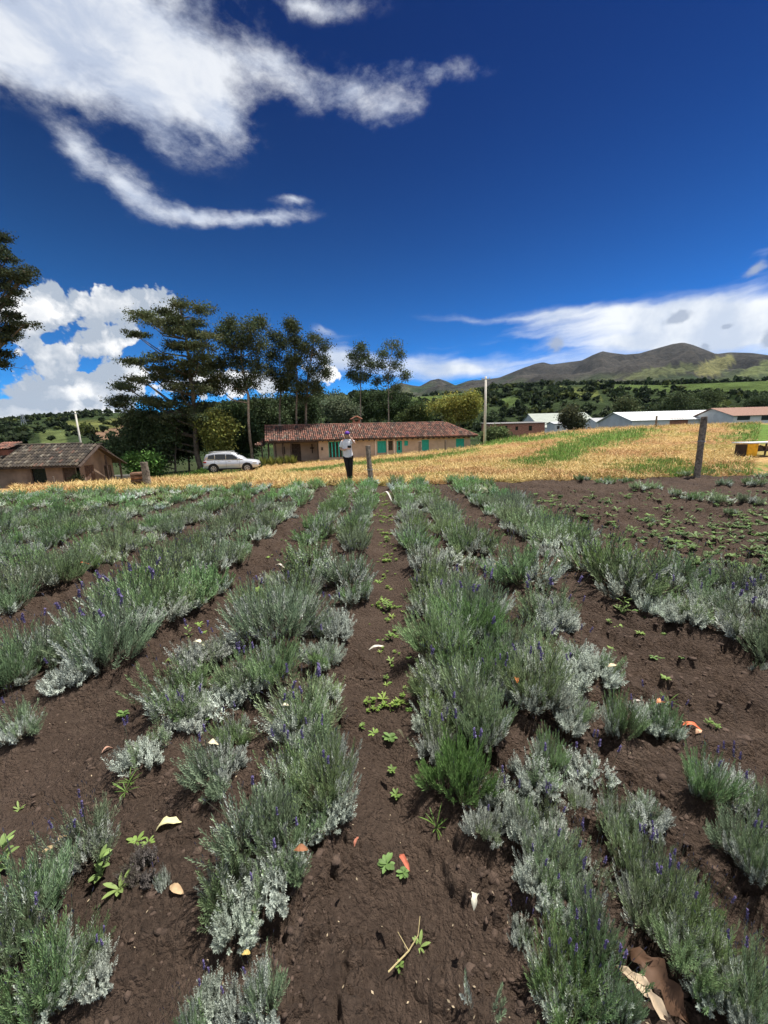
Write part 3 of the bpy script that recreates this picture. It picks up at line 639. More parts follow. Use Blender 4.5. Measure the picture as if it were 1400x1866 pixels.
# ------------------------------------------------------------------ foliage engine
def tree(name, label, cat, depth, trunk, clusters, base_col, leaf=.16, dens=1.0, spread=.55, tr=.22, group=None, bark=(1, 1, 1), zoom=None, fl=.95, flat=1.0, wscale=1.0, ground=True, depthf=1.0):
    """trunk: photo points bottom -> top; clusters: photo ellipses. Everything is put at its real distance and given real depth."""
    if zoom:
        zx, x_, y_ = zoom; trunk = [(a / zx + x_, b / zx + y_) for a, b in trunk]; clusters = [(a / zx + x_, b / zx + y_, c_ / zx, d / zx) for a, b, c_, d in clusters]
    s = depth / FPX
    tp = [atY(a, b, depth) for a, b in trunk]
    if ground: tp[0] = Vector((tp[0].x, tp[0].y, min(tp[0].z, zt(tp[0].x, tp[0].y)) - .1)) if depth < 88 else tp[0]
    root = empty(name, tuple(tp[0]), 0, label, cat, group)
    o0 = tp[0]
    mb = MB(); n = len(tp); rad = [tr * (1 - .75 * i / max(1, n - 1)) for i in range(n)]
    pts = []; rr = []
    for i in range(n - 1):
        for k in range(4):
            u = k / 4; p = tp[i].lerp(tp[i + 1], u); wob = tr * .35 * (0 if (i == 0 and k == 0) else 1)
            pts.append(p + Vector((random.uniform(-wob, wob), random.uniform(-wob, wob), 0)) - o0); rr.append(rad[i] * (1 - u) + rad[i + 1] * u)
    pts.append(tp[-1] - o0); rr.append(rad[-1])
    mb.tube(pts, rr, 8, bark)
    Vs = []; Fs = []; Cs = []; b = 0
    xs = [c_[0] for c_ in clusters]; half = (max(xs) - min(xs)) / 2 + 1
    tmid = sum(xs) / len(xs)
    for (cx, cy, rx, ry) in clusters:
        rx *= wscale; room = math.sqrt(max(.05, 1 - ((cx - tmid) / (half * 1.15)) ** 2)) * half * s * spread * depthf
        copies = 1 if dens < .6 else 2
        for kcopy in range(copies):
            dy = random.uniform(-room, room)
            c0 = atY(cx + random.uniform(-.25, .25) * rx * kcopy, cy + random.uniform(-.2, .2) * ry * kcopy, depth + dy) - o0
            R3 = np.array([rx * s, max(rx, ry) * s * .9, ry * s * flat])
            # limb from the trunk, leaving it below the clump
            ti = min(range(len(pts)), key=lambda i: abs(pts[i].z - (c0.z - .45 * math.hypot(c0.x - pts[i].x, c0.y - pts[i].y) - .3)))
            p0 = pts[ti]; mid_ = p0.lerp(c0, .5) + Vector((0, 0, -.12 * (c0 - p0).length + random.uniform(-.1, .1)))
            r0 = min(rr[ti] * .6, .02 + .016 * (c0 - p0).length)
            mb.tube([p0, p0.lerp(mid_, .5) + Vector((0, 0, .0)), mid_, mid_.lerp(c0, .55), c0], [r0, r0 * .85, r0 * .65, r0 * .45, r0 * .2], 5, bark, cap=False)
            ns = max(5, int(8 + R3[0] * R3[2] * 4))
            sc_ = rng.normal(0, 1, (ns, 3)); sc_ /= np.linalg.norm(sc_, axis=1)[:, None]; sc_ *= rng.random((ns, 1)) ** .6
            sub_c = sc_ * R3 + np.array(c0)
            for q in sub_c:
                sr = min(R3.min() * 1.1, leaf * 3.2) * random.uniform(.7, 1.25) + leaf
                m_ = int(dens * 60 * random.uniform(.6, 1.3)); off_ = rng.normal(0, .5, (m_, 3)) * [sr * 1.5, sr * 1.5, sr * 1.5 * fl]
                v, f = leaf_cards(q + off_, leaf); Vs.append(v); Fs.append(f + b); b += len(v)
                tint = np.array(base_col) * np.array([2.7, 3.0, 2.5]) * random.uniform(.65, 1.35) * np.array([random.uniform(.9, 1.15), 1, random.uniform(.85, 1.1)])
                Cs.append(np.repeat(tint * rng.uniform(.75, 1.25, (m_, 1)), 4, 0))
                if random.random() < .35:
                    qq = Vector(q); mb.tube([c0, c0.lerp(qq, .6), qq], [r0 * .25, r0 * .18, r0 * .08], 3, bark, cap=False)
    mb.build('trunk', M['bark'], root, smooth=True)
    link('crown', mesh_np('crown', np.concatenate(Vs), np.concatenate(Fs), M['leaf'], np.concatenate(Cs)), root)
    return root, b // 2
def blob_clusters(cx, cy, rx, ry, n, r=.33, seed=1):
    q = random.Random(seed); out = []
    for i in range(n):
        a = q.uniform(0, 2 * math.pi); d = q.random() ** .5
        out.append((cx + math.cos(a) * d * rx * .8, cy + math.sin(a) * d * ry * .8, rx * r * q.uniform(.7, 1.2), ry * r * q.uniform(.7, 1.2)))
    return out
ntri = 0
Z4 = (1.75, 0, 420)
G1 = 'tall trees between the two farmhouses'
_, t = tree('cedar_tree', 'big dark tree with flat layered branches beside the silver car', 'tree', 45, [(637,762),(628,690),(618,560),(606,430),(590,320),(578,240)],
 [(578,238,30,12),(632,250,52,11),(450,268,42,9),(535,262,48,10),(490,292,62,10),(432,330,34,5),(622,296,52,11),(552,322,50,10),(662,338,36,12),(596,368,62,11),
  (432,418,44,10),(520,408,52,10),(498,440,36,9),(600,426,44,13),(642,404,44,15),(400,498,42,10),(452,476,46,9),(522,470,50,10),(562,500,44,12),(622,496,46,13),
  (396,538,46,11),(466,540,38,10),(376,556,26,8),(540,556,46,14),(446,586,54,14),(600,580,44,16),(656,556,44,14),(520,600,50,16),(560,290,50,16),(610,330,40,18),(640,370,44,20),(560,370,40,14),(560,440,40,18),(640,450,40,20),(670,430,30,20),(590,460,40,18),(650,510,40,20),(590,530,40,18),(500,550,46,16),(420,610,40,14),(480,620,50,18),(640,600,40,20),(680,480,26,24),(560,610,46,18)],
 (.040, .044, .026), leaf=.115, dens=1.05, fl=.5, tr=.34, group=G1, zoom=Z4); ntri += t
_, t = tree('eucalyptus_tree', 'tall tree with long pale trunk just right of the layered tree', 'tree', 47, [(803,735),(797,640),(790,520),(772,430),(765,330)],
 [(720,320,34,30),(740,365,40,30),(800,308,42,18),(832,298,24,12),(780,350,42,30),(825,368,42,30),(758,428,48,32),(820,436,42,32),(704,418,26,34),(722,478,34,22),(800,486,34,22),(760,500,26,16),(690,500,18,16),(735,300,18,14)],
 (.034, .040, .024), leaf=.115, dens=1.0, tr=.2, group=G1, bark=(2.4, 2.3, 2.2), zoom=Z4); ntri += t
_, t = tree('eucalyptus_tree', 'slimmer dark tree in the middle of the tall tree group', 'tree', 50, [(888,630),(892,560),(895,480),(890,360)],
 [(880,338,32,18),(902,366,32,22),(868,398,24,22),(922,418,30,22),(890,466,30,18),(912,482,24,12),(858,448,22,16),(900,500,18,10)],
 (.030, .036, .022), leaf=.115, dens=.95, tr=.15, group=G1, zoom=Z4); ntri += t
_, t = tree('eucalyptus_tree', 'narrow tree with the knobbly top left of the last pair', 'tree', 48, [(940,640),(945,560),(948,480),(942,400),(937,312)],
 [(935,310,16,14),(925,300,12,8),(942,350,14,14),(962,372,20,18),(948,412,20,20),(925,440,18,16),(950,500,24,20),(930,470,16,14)],
 (.032, .038, .024), leaf=.115, dens=.95, tr=.14, group=G1, zoom=Z4); ntri += t
_, t = tree('eucalyptus_tree', 'dense rounded tree at the right end of the tall tree group', 'tree', 49, [(972,640),(976,560),(985,450),(1004,345)],
 [(1002,345,22,14),(1032,368,18,20),(988,396,30,24),(1032,418,24,24),(1000,448,34,24),(976,490,28,24),(1012,498,26,20),(958,530,24,20),(1040,455,12,14)],
 (.028, .034, .022), leaf=.10, dens=.95, tr=.17, group=G1, zoom=Z4); ntri += t
_, t = tree('eucalyptus_tree', 'slim solitary eucalyptus with bare trunk behind the long farmhouse', 'tree', 62, [(1148,630),(1150,540),(1150,470),(1153,372)],
 [(1155,374,14,8),(1130,400,16,11),(1165,405,16,14),(1144,430,24,18),(1184,430,12,14),(1120,460,11,6),(1168,464,20,13),(1140,470,12,11)],
 (.040, .048, .032), leaf=.13, dens=.8, tr=.12, group='pair of thin eucalyptus trees behind the farmhouse', bark=(1.8, 1.8, 1.8), zoom=Z4); ntri += t
_, t = tree('eucalyptus_tree', 'airy leaning eucalyptus with sparse crown right of the slim one', 'tree', 62, [(1236,630),(1240,560),(1238,480),(1252,366)],
 [(1252,366,28,10),(1220,395,15,8),(1275,395,13,8),(1214,430,20,11),(1256,430,24,13),(1240,470,20,10),(1292,462,10,10),(1202,482,12,10),(1262,500,9,7)],
 (.044, .052, .034), leaf=.125, dens=.7, tr=.12, group='pair of thin eucalyptus trees behind the farmhouse', bark=(1.8, 1.8, 1.8), zoom=Z4); ntri += t
_, t = tree('broadleaf_tree', 'dark leafy tree reaching in from the left edge above the small farmhouse', 'tree', 27, [(-150,770),(-140,600),(-120,420),(-90,250),(-70,120),(-40,20)],
 [(5,18,20,11),(22,88,28,8),(92,134,34,9),(48,142,36,9),(8,170,26,16),(40,192,26,13),(18,232,22,12),(78,300,42,7),(30,312,34,10),(20,272,24,14),(8,342,22,13),(14,392,20,9),(4,424,16,9),(2,130,20,12),(2,60,22,16),(45,270,20,8),(38,330,22,8),(60,155,22,8),
  (-60,60,40,24),(-60,140,50,24),(-70,240,60,28),(-60,330,50,24),(-130,180,50,30),(-160,280,50,30),(-130,380,60,26),(-60,410,40,20),(-180,120,40,30)],
 (.022, .027, .018), leaf=.07, dens=.9, fl=.5, tr=.3, zoom=Z4, depthf=.5); ntri += t
# bare dead twigs of that tree
mb = MB(); p0 = atY(-25, 655, 27); p1 = atY(20, 668, 26.5); p2 = atY(55, 674, 26)
mb.tube([p0, p1, p2], [.03, .018, .006], 5); mb.tube([p1, atY(30, 660, 26.2)], [.01, .004], 4); mb.tube([atY(38, 671, 26.2), atY(50, 663, 26)], [.008, .003], 4)
mb.build('dead_twig', M['bark'], None, label='thin bare twig hanging at the left edge below the leafy branches', cat='twig')
U = 'bushes and low trees behind the car'
SP = [('dark bush tree left of the big layered tree trunk', 285, 800, 60, 50, 44, (.026, .034, .018), 320), ('dark low tree directly behind the big layered trunk', 340, 790, 45, 55, 47, (.022, .03, .016), 345),
      ('yellow-green bush beside the trunk above the silver car', 395, 785, 36, 28, 44, (.085, .085, .028), 398), ('dark bush tree above the roof of the silver car', 430, 790, 40, 55, 49, (.022, .032, .017), 430),
      ('dark green tree behind the left end of the farmhouse porch', 490, 760, 45, 42, 56, (.028, .036, .02), 490), ('shadowy wide tree above the porch roof of the farmhouse', 540, 748, 48, 36, 60, (.024, .032, .018), 540),
      ('grey-green rounded tree behind the farmhouse chimney', 622, 748, 36, 28, 66, (.07, .078, .058), 622), ('dark pointed tree right of the farmhouse chimney', 668, 745, 26, 32, 70, (.024, .034, .018), 668),
      ('dark tree at foot of the airy eucalyptus', 712, 738, 32, 34, 72, (.026, .036, .019), 712), ('dark treetop between the tall group and slim eucalyptus', 585, 728, 34, 28, 75, (.028, .036, .022), 585),
      ('low grey-green bush left of the big layered tree', 240, 815, 34, 30, 46, (.04, .05, .028), 240), ('green hedge bush beyond the small farmhouse porch', 262, 845, 30, 16, 40, (.05, .085, .025), 262),
      ('olive tree with rounded crown behind the right roof end', 835, 752, 46, 32, 58, (.10, .095, .030), 838), ('dark scrub tree behind the farmhouse roof middle', 760, 755, 38, 20, 64, (.035, .045, .02), 762),
      ('pale bush at the foot of the white pole', 905, 795, 22, 12, 60, (.05, .06, .03), 905), ('dark tree standing before the grey-green warehouse', 1046, 763, 22, 14, 105, (.035, .035, .022), 1047),
      ('dark tree between white cottages and the long white building', 1142, 752, 22, 20, 115, (.04, .045, .025), 1143), ('round dark treetop behind the long white building', 1255, 735, 60, 26, 160, (.03, .038, .02), 1255),
      ('dark tree at the right edge above the white buildings', 1392, 735, 36, 26, 150, (.024, .032, .018), 1392)]
for i, (lb, cx, cy, rx, ry, dep, cl, tx_) in enumerate(SP):
    n = 12 if dep < 80 else 9
    base_y = proj(atY(cx, cy, dep).x, dep, zt(atY(cx, cy, dep).x, dep) if dep < 88 else -3.2)[1]
    _, t = tree('bush_tree' if ry < 40 else 'broadleaf_tree', lb, 'tree', dep, [(tx_, max(base_y, cy + ry)), (tx_, cy + ry * .4), (tx_ + 2, cy - ry * .5)], blob_clusters(cx, cy, rx, ry, n, .38, i + 3), cl, leaf=.16 if dep < 80 else .3, dens=.75, tr=.13, spread=.6, group=U if dep < 52 else None); ntri += t

# ------------------------------------------------------------------ tiled roofs
def tile_plane(mb, o, u, v, nrm, nu, nv, tu, tv, pal, clip=None):
    """barrel tiles: o origin at the eave, u along it, v up the slope"""
    for i in range(nu):
        wob = random.uniform(-.01, .01)
        for j in range(nv):
            cu = (i + .5) * tu; cvv = j * tv
            if clip and not clip(cu, cvv + tv * .5): continue
            c_ = random.choices(pal[0], pal[1])[0]; q = random.uniform(.75, 1.2); c_ = tuple(x * q for x in c_)
            j0 = random.uniform(-.015, .015); lift = random.uniform(0, .012)
            pts = []
            for (vv, rr_, hh) in ((-.04, .50, .035 + lift), (tv * 1.05, .40, .008)):
                for k in range(5):
                    t_ = math.pi * k / 4; pts.append(o + u * (cu + wob + j0 - math.cos(t_) * rr_ * tu * .95) + v * (cvv + vv) + nrm * (math.sin(t_) * tu * .42 + hh))
            mb.poly(pts, [(k, k + 1, k + 6, k + 5) for k in range(4)] + [(0, 4, 3, 2, 1)], c_)
PAL_R = ([(.27, .125, .09), (.21, .105, .08), (.13, .08, .065), (.28, .17, .125), (.09, .07, .06), (.34, .28, .22)], [28, 28, 24, 9, 10, 2])
PAL_G = ([(.085, .07, .055), (.06, .05, .042), (.12, .10, .075), (.17, .15, .12), (.045, .04, .034), (.13, .08, .06)], [26, 26, 18, 9, 14, 7])

# ------------------------------------------------------------------ long farmhouse
PH = R_(14); HO = Vector((-12.35, 43.0, -1.5))
fh = empty('farmhouse', tuple(HO), PH, 'long ochre farmhouse with red clay tile roof and teal shutters', 'house')
cph, sph = math.cos(PH), math.sin(PH)
def wx(px, yoff=0.0):
    a = (px - 700) / FPX * 1.0
    d = ray(px, 815); a = d.x / d.y
    ox, oy = HO.x - sph * yoff, HO.y + cph * yoff
    return (a * oy - ox) / (cph - a * sph)
WY = .75                      # wall stands back from the eave line
EZ, RZ, DP = 2.50, 4.22, 6.6   # eave, ridge height above floor, depth
xw0, xw1 = wx(581, WY), wx(857, WY); xe1 = wx(870); xr1 = wx(812, 3.3); xl = wx(497, WY)
def hwall(mb, x0, x1, y0, y1, z0, z1, holes):
    """front wall with openings built from blocks"""
    holes = sorted(holes); x = x0
    for (a, b, c_, d) in holes:
        mb.box(x, a, y0, y1, z0, z1)
        if c_ > z0: mb.box(a, b, y0, y1, z0, c_)
        if d < z1: mb.box(a, b, y0, y1, d, z1)
        x = b
    mb.box(x, x1, y0, y1, z0, z1)
OP = [(wx(599, WY), wx(624, WY), .12, 2.25, 'door'), (wx(688, WY), wx(704, WY), .75, 2.15, 'win'), (wx(707, WY), wx(716, WY), 1.0, 2.15, 'dark'), (wx(723, WY), wx(733, WY), .1, 2.1, 'tdoor'),
      (wx(737, WY), wx(744, WY), 1.5, 2.1, 'small'), (wx(769, WY), wx(782, WY), .8, 2.15, 'win'), (wx(831, WY), wx(846, WY), .8, 2.15, 'win')]
mb = MB(); hwall(mb, xw0, xw1, WY, WY + .35, 0, EZ, [o[:4] for o in OP])
mb.box(xw1 - .35, xw1, WY + .352, DP - .7, 0, EZ); mb.box(xl, xw1 - .352, DP - 1.05, DP - .7, 0, EZ); mb.box(xw0, xw0 + .35, WY + .352, DP - 1.052, 0, EZ)
mb.box(xl, xw0 - .002, 3.2, 3.5, 0, EZ)   # back wall of the porch
mb.build('wall', M['plaster'], fh)
MB().box(xl - .2, xw1 + .25, WY - .3, DP - .4, -.5, -.003, (.8, .75, .7)).build('plinth', M['concrete'], fh)
MB().box(xw0, xw1, WY - .06, WY - .003, 0, .45, (.95, .9, .86)).build('wall_base', M['plaster'], fh)
for (a, b, c_, d, k) in OP:
    nm = {'door': 'glazed_door', 'win': 'window', 'dark': 'window', 'tdoor': 'door', 'small': 'window'}[k]
    e = .07; yy = WY + .10
    fr = MB(); fm = M['teal'] if k != 'dark' else M['wood']
    fr.box(a, a + e, yy - .06, yy + .06, c_, d).box(b - e, b, yy - .06, yy + .06, c_, d).box(a + e, b - e, yy - .06, yy + .06, d - e, d).box(a + e, b - e, yy - .06, yy + .06, c_, c_ + e)
    f = fr.build(nm, fm, fh)
    if k == 'door':
        for q in (.25, .5, .75): MB().box(a + (b - a) * q - .05, a + (b - a) * q + .05, yy - .05, yy + .05, c_ + e + .001, d - e - .001, (1.6, 1.5, 1.6)).build('mullion', M['teal'], f)
        MB().box(a + e + .002, b - e - .002, yy + .07, yy + .08, c_ + e, d - e).build('glass', M['dark'], f)
    elif k == 'win':
        mdl = (a + b) / 2
        for s0, s1 in ((a + e + .004, mdl - .008), (mdl + .008, b - e - .004)):
            sh = MB().box(s0, s1, yy - .03, yy + .02, c_ + e + .004, d - e - .004)
            for q in range(7):
                zz = c_ + e + .1 + q * (d - c_ - 2 * e - .2) / 6.5
                sh.box(s0 + .06, s1 - .06, yy - .045, yy - .032, zz, zz + .1, (.85, .9, .9))
            sh.build('shutter', M['teal'], f)
        MB().box(a - .08, b + .08, WY - .12, WY - .004, c_ - .1, c_ - .003).build('sill', M['plaster'], f)
    elif k == 'tdoor':
        mdl = (a + b) / 2
        MB().box(a + e + .002, mdl - .12, yy - .03, yy + .03, c_ + e, d - e).box(mdl + .12, b - e - .002, yy - .03, yy + .03, c_ + e, d - e).box(mdl - .119, mdl + .119, yy - .03, yy + .03, c_ + e, 1.0).box(mdl - .119, mdl + .119, yy - .03, yy + .03, 1.45, 1.5).build('leaf', M['teal'], f)
        MB().box(mdl - .12, mdl + .12, yy + .035, yy + .045, 1.0, 2.0).build('glass', M['dark'], f)
    else:
        MB().box(a + e + .002, b - e - .002, yy + .0, yy + .02, c_ + e, d - e).build('glass' if k == 'dark' else 'shutter', M['dark'] if k == 'dark' else M['teal'], f)
# white piers framing the recessed door, roof dips forward there
for pxx in (684.5, 706, 718.5): MB().box(wx(pxx, WY) - .09, wx(pxx, WY) + .09, WY - .12, WY - .008, 0, EZ - .05, (1.5, 1.7, 1.9)).build('pilaster', M['plaster'], fh)
# roof
V3 = Vector
slope_len = math.hypot(DP / 2, RZ - EZ); vf = V3((0, DP / 2, RZ - EZ)) / slope_len; nf = V3((0, -(RZ - EZ), DP / 2)) / slope_len
xL0 = -.55
mb = MB()
hip = lambda cu, cv_: True
totL = xe1 - xL0; ridge_r = xr1 - xL0
def clipf(cu, cv_):
    f_ = cv_ / slope_len; return cu < totL - f_ * (totL - ridge_r) and cu > -.35 * 0
tu, tv = .235, .40
tile_plane(mb, V3((xL0, 0, EZ)), V3((1, 0, 0)), vf, nf, int(totL / tu), int(slope_len / tv), tu, tv, PAL_R, clipf)
vb = V3((0, -DP / 2, RZ - EZ)) / slope_len; nb_ = V3((0, (RZ - EZ), DP / 2)) / slope_len
tile_plane(mb, V3((xL0, DP, EZ)), V3((1, 0, 0)), vb, nb_, int(totL / tu), int(slope_len / tv), tu, tv, PAL_R, clipf)
run = xe1 - xr1; hl = math.hypot(run, RZ - EZ); vh = V3((-run, 0, RZ - EZ)) / hl; nh = V3(((RZ - EZ), 0, run)) / hl
tile_plane(mb, V3((xe1, 0, EZ)), V3((0, 1, 0)), vh, nh, int(DP / tu), int(hl / tv), tu, tv, PAL_R, lambda cu, cv_: abs(cu - DP / 2) < DP / 2 * (1 - cv_ / hl))
for k in range(int((xr1 - xL0) / .38)):      # ridge caps
    x_ = xL0 + k * .38; c_ = random.choices(*PAL_R)[0]
    mb.tube([(x_, DP / 2, RZ + .02 + random.uniform(0, .02)), (x_ + .42, DP / 2, RZ + .02)], [.14, .12], 7, c_)
for sgn in (0, 1):                          # hip caps
    a_ = V3((xr1, DP / 2, RZ + .02)); b_ = V3((xe1, 0 if sgn == 0 else DP, EZ + .03)); n_c = int((b_ - a_).length / .38)
    for k in range(n_c): mb.tube([a_.lerp(b_, k / n_c), a_.lerp(b_, (k + 1.1) / n_c)], [.11, .13], 6, random.choices(*PAL_R)[0])
rf = mb.build('roof_tiles', M['tile'], fh, kind='stuff')
th_ = .10
rd = MB().poly([(xL0 + .05, .06, EZ - .04), (xe1 - .08, .06, EZ - .04), (xr1, DP / 2, RZ - .04), (xL0 + .05, DP / 2, RZ - .04), (xL0 + .05, DP - .06, EZ - .04), (xe1 - .08, DP - .06, EZ - .04),
                (xL0 + .05, .06, EZ - .04 - th_), (xe1 - .08, .06, EZ - .04 - th_), (xr1, DP / 2, RZ - .04 - th_), (xL0 + .05, DP / 2, RZ - .04 - th_), (xL0 + .05, DP - .06, EZ - .04 - th_), (xe1 - .08, DP - .06, EZ - .04 - th_)],
               [(0, 1, 2, 3), (3, 2, 5, 4), (1, 5, 2), (6, 9, 8, 7), (9, 10, 11, 8), (7, 8, 11), (0, 6, 7, 1), (1, 7, 11, 5), (5, 11, 10, 4), (0, 3, 9, 6), (3, 4, 10, 9)])
rd.build('roof', M['wood'], fh)
for k in range(38):
    x_ = xL0 + .3 + k * (xe1 - xL0 - .6) / 37
    if k < 1: continue
    MB().box(x_ - .04, x_ + .04, .09, .7, EZ - .26, EZ - .145).build('rafter_end', M['wood'], fh)
# porch: posts, beam, things on the back wall
for pxx in (502, 516, 530): MB().tube([(wx(pxx, .5), .5, -.2), (wx(pxx, .5), .5, EZ - .27)], .09, 8).build('porch_post', M['wood'], fh)
MB().box(xl - .4, xw0 - .003, .42, .58, EZ - .27, EZ - .15).build('beam', M['wood'], fh)
for a, b, z0, z1, m_ in ((532, 548, .05, 2.1, 'wood'), (514, 519, .9, 1.8, 'dark')):
    MB().box(wx(a, 3.1), wx(b, 3.1), 3.12, 3.19, z0, z1).build('door' if z0 < .5 else 'window', M[m_], fh)
MB().box(wx(569, 3.1) - .06, wx(569, 3.1) + .06, 3.10, 3.19, .9, 2.0).box(wx(569, 3.1) - .25, wx(569, 3.1) - .062, 3.10, 3.19, 1.45, 1.6).box(wx(569, 3.1) + .062, wx(569, 3.1) + .25, 3.10, 3.19, 1.45, 1.6).build('wall_cross', M['wood'], fh)
MB().box(wx(587, WY) - .12, wx(587, WY) + .12, WY - .06, WY - .009, 1.3, 1.65).build('meter_box', M['wood'], fh)
# side lean-to roof left of the porch
mb = MB(); lo = V3((wx(464, 1.0), 1.0, EZ - .42)); ul = V3((1, 0, 0)); wl = xL0 - .1 - lo.x
vl = V3((0, 2.6, .95)).normalized(); nl = V3((0, -.95, 2.6)).normalized()
tile_plane(mb, lo, ul, vl, nl, int(wl / tu), 6, tu, tv, PAL_R, lambda cu, cv_: cu > cv_ * .45)
mb.build('porch_tiles', M['tile'], fh, kind='stuff')
MB().poly([(lo.x + .1, lo.y + .05, lo.z - .05), (lo.x + wl, lo.y + .05, lo.z - .05), (lo.x + wl, lo.y + 2.3, lo.z + .8), (lo.x + 1.2, lo.y + 2.3, lo.z + .8), (lo.x + .1, lo.y + .05, lo.z - .12), (lo.x + wl, lo.y + .05, lo.z - .12), (lo.x + wl, lo.y + 2.3, lo.z + .73), (lo.x + 1.2, lo.y + 2.3, lo.z + .73)],
          [(0, 1, 2, 3), (7, 6, 5, 4), (0, 4, 5, 1), (1, 5, 6, 2), (2, 6, 7, 3), (3, 7, 4, 0)]).build('porch_roof', M['wood'], fh)
for pxx in (477, 489): MB().tube([(wx(pxx, 1.3), 1.3, -.3), (wx(pxx, 1.3), 1.3, lo.z - .02)], .08, 8).build('porch_post', M['wood'], fh)
# chimney with its own little tiled hat
xc = wx(652, 3.6); ch = MB()
ch.box(xc - .42, xc + .42, 3.5, 4.3, RZ - .6, RZ + .32, (1.1, 1.0, .95)); cho = ch.build('chimney', M['brick'], fh)
for dx_ in (-.34, .34):
    for dy_ in (3.58, 4.22): MB().box(xc + dx_ - .07, xc + dx_ + .07, dy_ - .07, dy_ + .07, RZ + .322, RZ + .62).build('pier', M['brick'], cho)
mb = MB()
for sg in (-1, 1):
    tile_plane(mb, V3((xc + sg * .62, 3.35 if sg > 0 else 4.45, RZ + .60)), V3((0, 1 if sg > 0 else -1, 0)), V3((-sg * .62, 0, .34)).normalized(), V3((sg * .34, 0, .62)).normalized(), 5, 2, .22, .36, ([(.40, .18, .11), (.30, .13, .09)], [1, 1]))
mb.box(xc - .5, xc + .5, 3.4, 4.4, RZ + .56, RZ + .6, (.3, .2, .15)); mb.build('chimney_hat', M['tile'], cho)

# ------------------------------------------------------------------ small farmhouse, left
SO = Vector(atY(152, 893, 29.5)); sgx, sgy = SO.x, SO.y
sh_z = zt(sgx, sgy) + .02
bh = empty('farmhouse', (sgx, sgy, sh_z), 0, 'low brown farmhouse with mossy grey clay tiles at the left edge', 'house')
WZ, RG, DD, WL = 2.42, 3.62, 3.7, 13.0
mb = MB(); hs_ = [(-(29.5 * (152 - 63) / FPX) , -(29.5 * (152 - 90) / FPX), .75, 1.95)]
hwall(mb, -WL, -.003, 0, .3, -.3, WZ, [hs_[0], (-1.35, -.25, 0.0, 1.95)])
mb.box(-WL, -WL + .3, .302, DD - .302, -.3, WZ); mb.box(-WL, 0, DD - .3, DD, -.3, WZ)
hwall(mb, 0, 0, 0, 0, 0, 0, [])
def side_block(y0, y1, z0, z1): mb.box(-.3, 0, y0, y1, z0, z1)
side_block(0, .5, -.3, WZ); side_block(.5, 1.5, 2.0, WZ); side_block(1.5, 2.7, -.3, WZ); side_block(2.7, 3.3, -.3, .9); side_block(2.7, 3.3, 1.75, WZ); side_block(3.3, DD - .302, -.3, WZ)
mb.poly([(-.3, 0, WZ), (-.3, DD, WZ), (-.3, DD / 2, RG - .15), (0, 0, WZ), (0, DD, WZ), (0, DD / 2, RG - .15)], [(0, 2, 1), (3, 4, 5), (0, 3, 5, 2), (1, 2, 5, 4)])
mb.build('wall', M['hut'], bh)
MB().box(hs_[0][0], hs_[0][1], .12, .16, .75, 1.95).build('window', M['dark'], bh)
MB().box(-1.35, -.25, .15, .2, -.3, 1.95).build('door', M['wood'], bh)
dd = MB()
for q in range(5): dd.box(-.12, -.06, .5 + q * .2 + .005, .5 + (q + 1) * .2 - .005, -.25, 2.0, (1.5, 1.3, 1.2))
dd.build('plank_door', M['wood'], bh)
MB().box(-.14, -.1, 2.7, 3.3, .9, 1.75).build('window', M['dark'], bh)
fr = MB().box(.002, .05, 2.62, 2.7, .82, 1.83).box(.002, .05, 3.3, 3.38, .82, 1.83).box(.002, .05, 2.701, 3.299, 1.75, 1.83).box(.002, .05, 2.701, 3.299, .82, .9); fr.build('window_frame', M['wood'], bh)
for py_ in (2.1, 3.7): MB().tube([(.62, py_, -.4), (.62, py_, WZ - .15 + .45 * (py_ < 3))], .075, 8).build('porch_post', M['wood'], bh)
mb = MB(); sl_ = math.hypot(DD / 2 + .6, RG - WZ + .3); rise = RG - WZ + .35; runy = DD / 2 + .6
v_f = V3((0, runy, rise)).normalized(); n_f = V3((0, -rise, runy)).normalized(); v_b = V3((0, -runy, rise)).normalized(); n_b = V3((0, rise, runy)).normalized(); sl_ = math.hypot(runy, rise)
o_f = V3((-WL - .3, -.6, RG - rise)); Lr = WL + .3 + .55
tile_plane(mb, o_f, V3((1, 0, 0)), v_f, n_f, int((WL + .9) / .24), int(sl_ / .40), .24, .40, PAL_G, lambda a, b: True)
tile_plane(mb, V3((-WL - .3, DD + .6, RG - rise)), V3((1, 0, 0)), v_b, n_b, int(Lr / .24), int(sl_ / .40), .24, .40, PAL_G)
tile_plane(mb, V3((.6, DD / 2, RG - .06)) * 1.0, V3((0, 1, 0)), V3((-1, 0, .001)), V3((0, 0, 1)), 1, 1, .2, .3, PAL_G)
for k in range(int(Lr / .4) - 3): mb.tube([(-WL - .3 + k * .4, DD / 2, RG + .02), (-WL + .14 + k * .4, DD / 2, RG + .02)], [.14, .12], 7, random.choices(*PAL_G)[0])
mb.build('roof_tiles', M['tile'], bh, kind='stuff')
z0_ = RG - rise - .05
MB().poly([(-WL - .3, -.55, z0_), (.55, -.55, z0_), (.6, DD / 2, RG - .07), (-WL - .3, DD / 2, RG - .07), (-WL - .3, -.55, z0_ - .09), (.55, -.55, z0_ - .09), (.6, DD / 2, RG - .16), (-WL - .3, DD / 2, RG - .16),
          (.62, DD + .55, z0_), (-WL - .3, DD + .55, z0_), (.62, DD + .55, z0_ - .09), (-WL - .3, DD + .55, z0_ - .09)],
         [(0, 1, 2, 3), (7, 6, 5, 4), (0, 4, 5, 1), (1, 5, 6, 2), (3, 2, 8, 9), (11, 10, 6, 7), (2, 6, 10, 8), (8, 10, 11, 9)]).build('roof', M['wood'], bh)
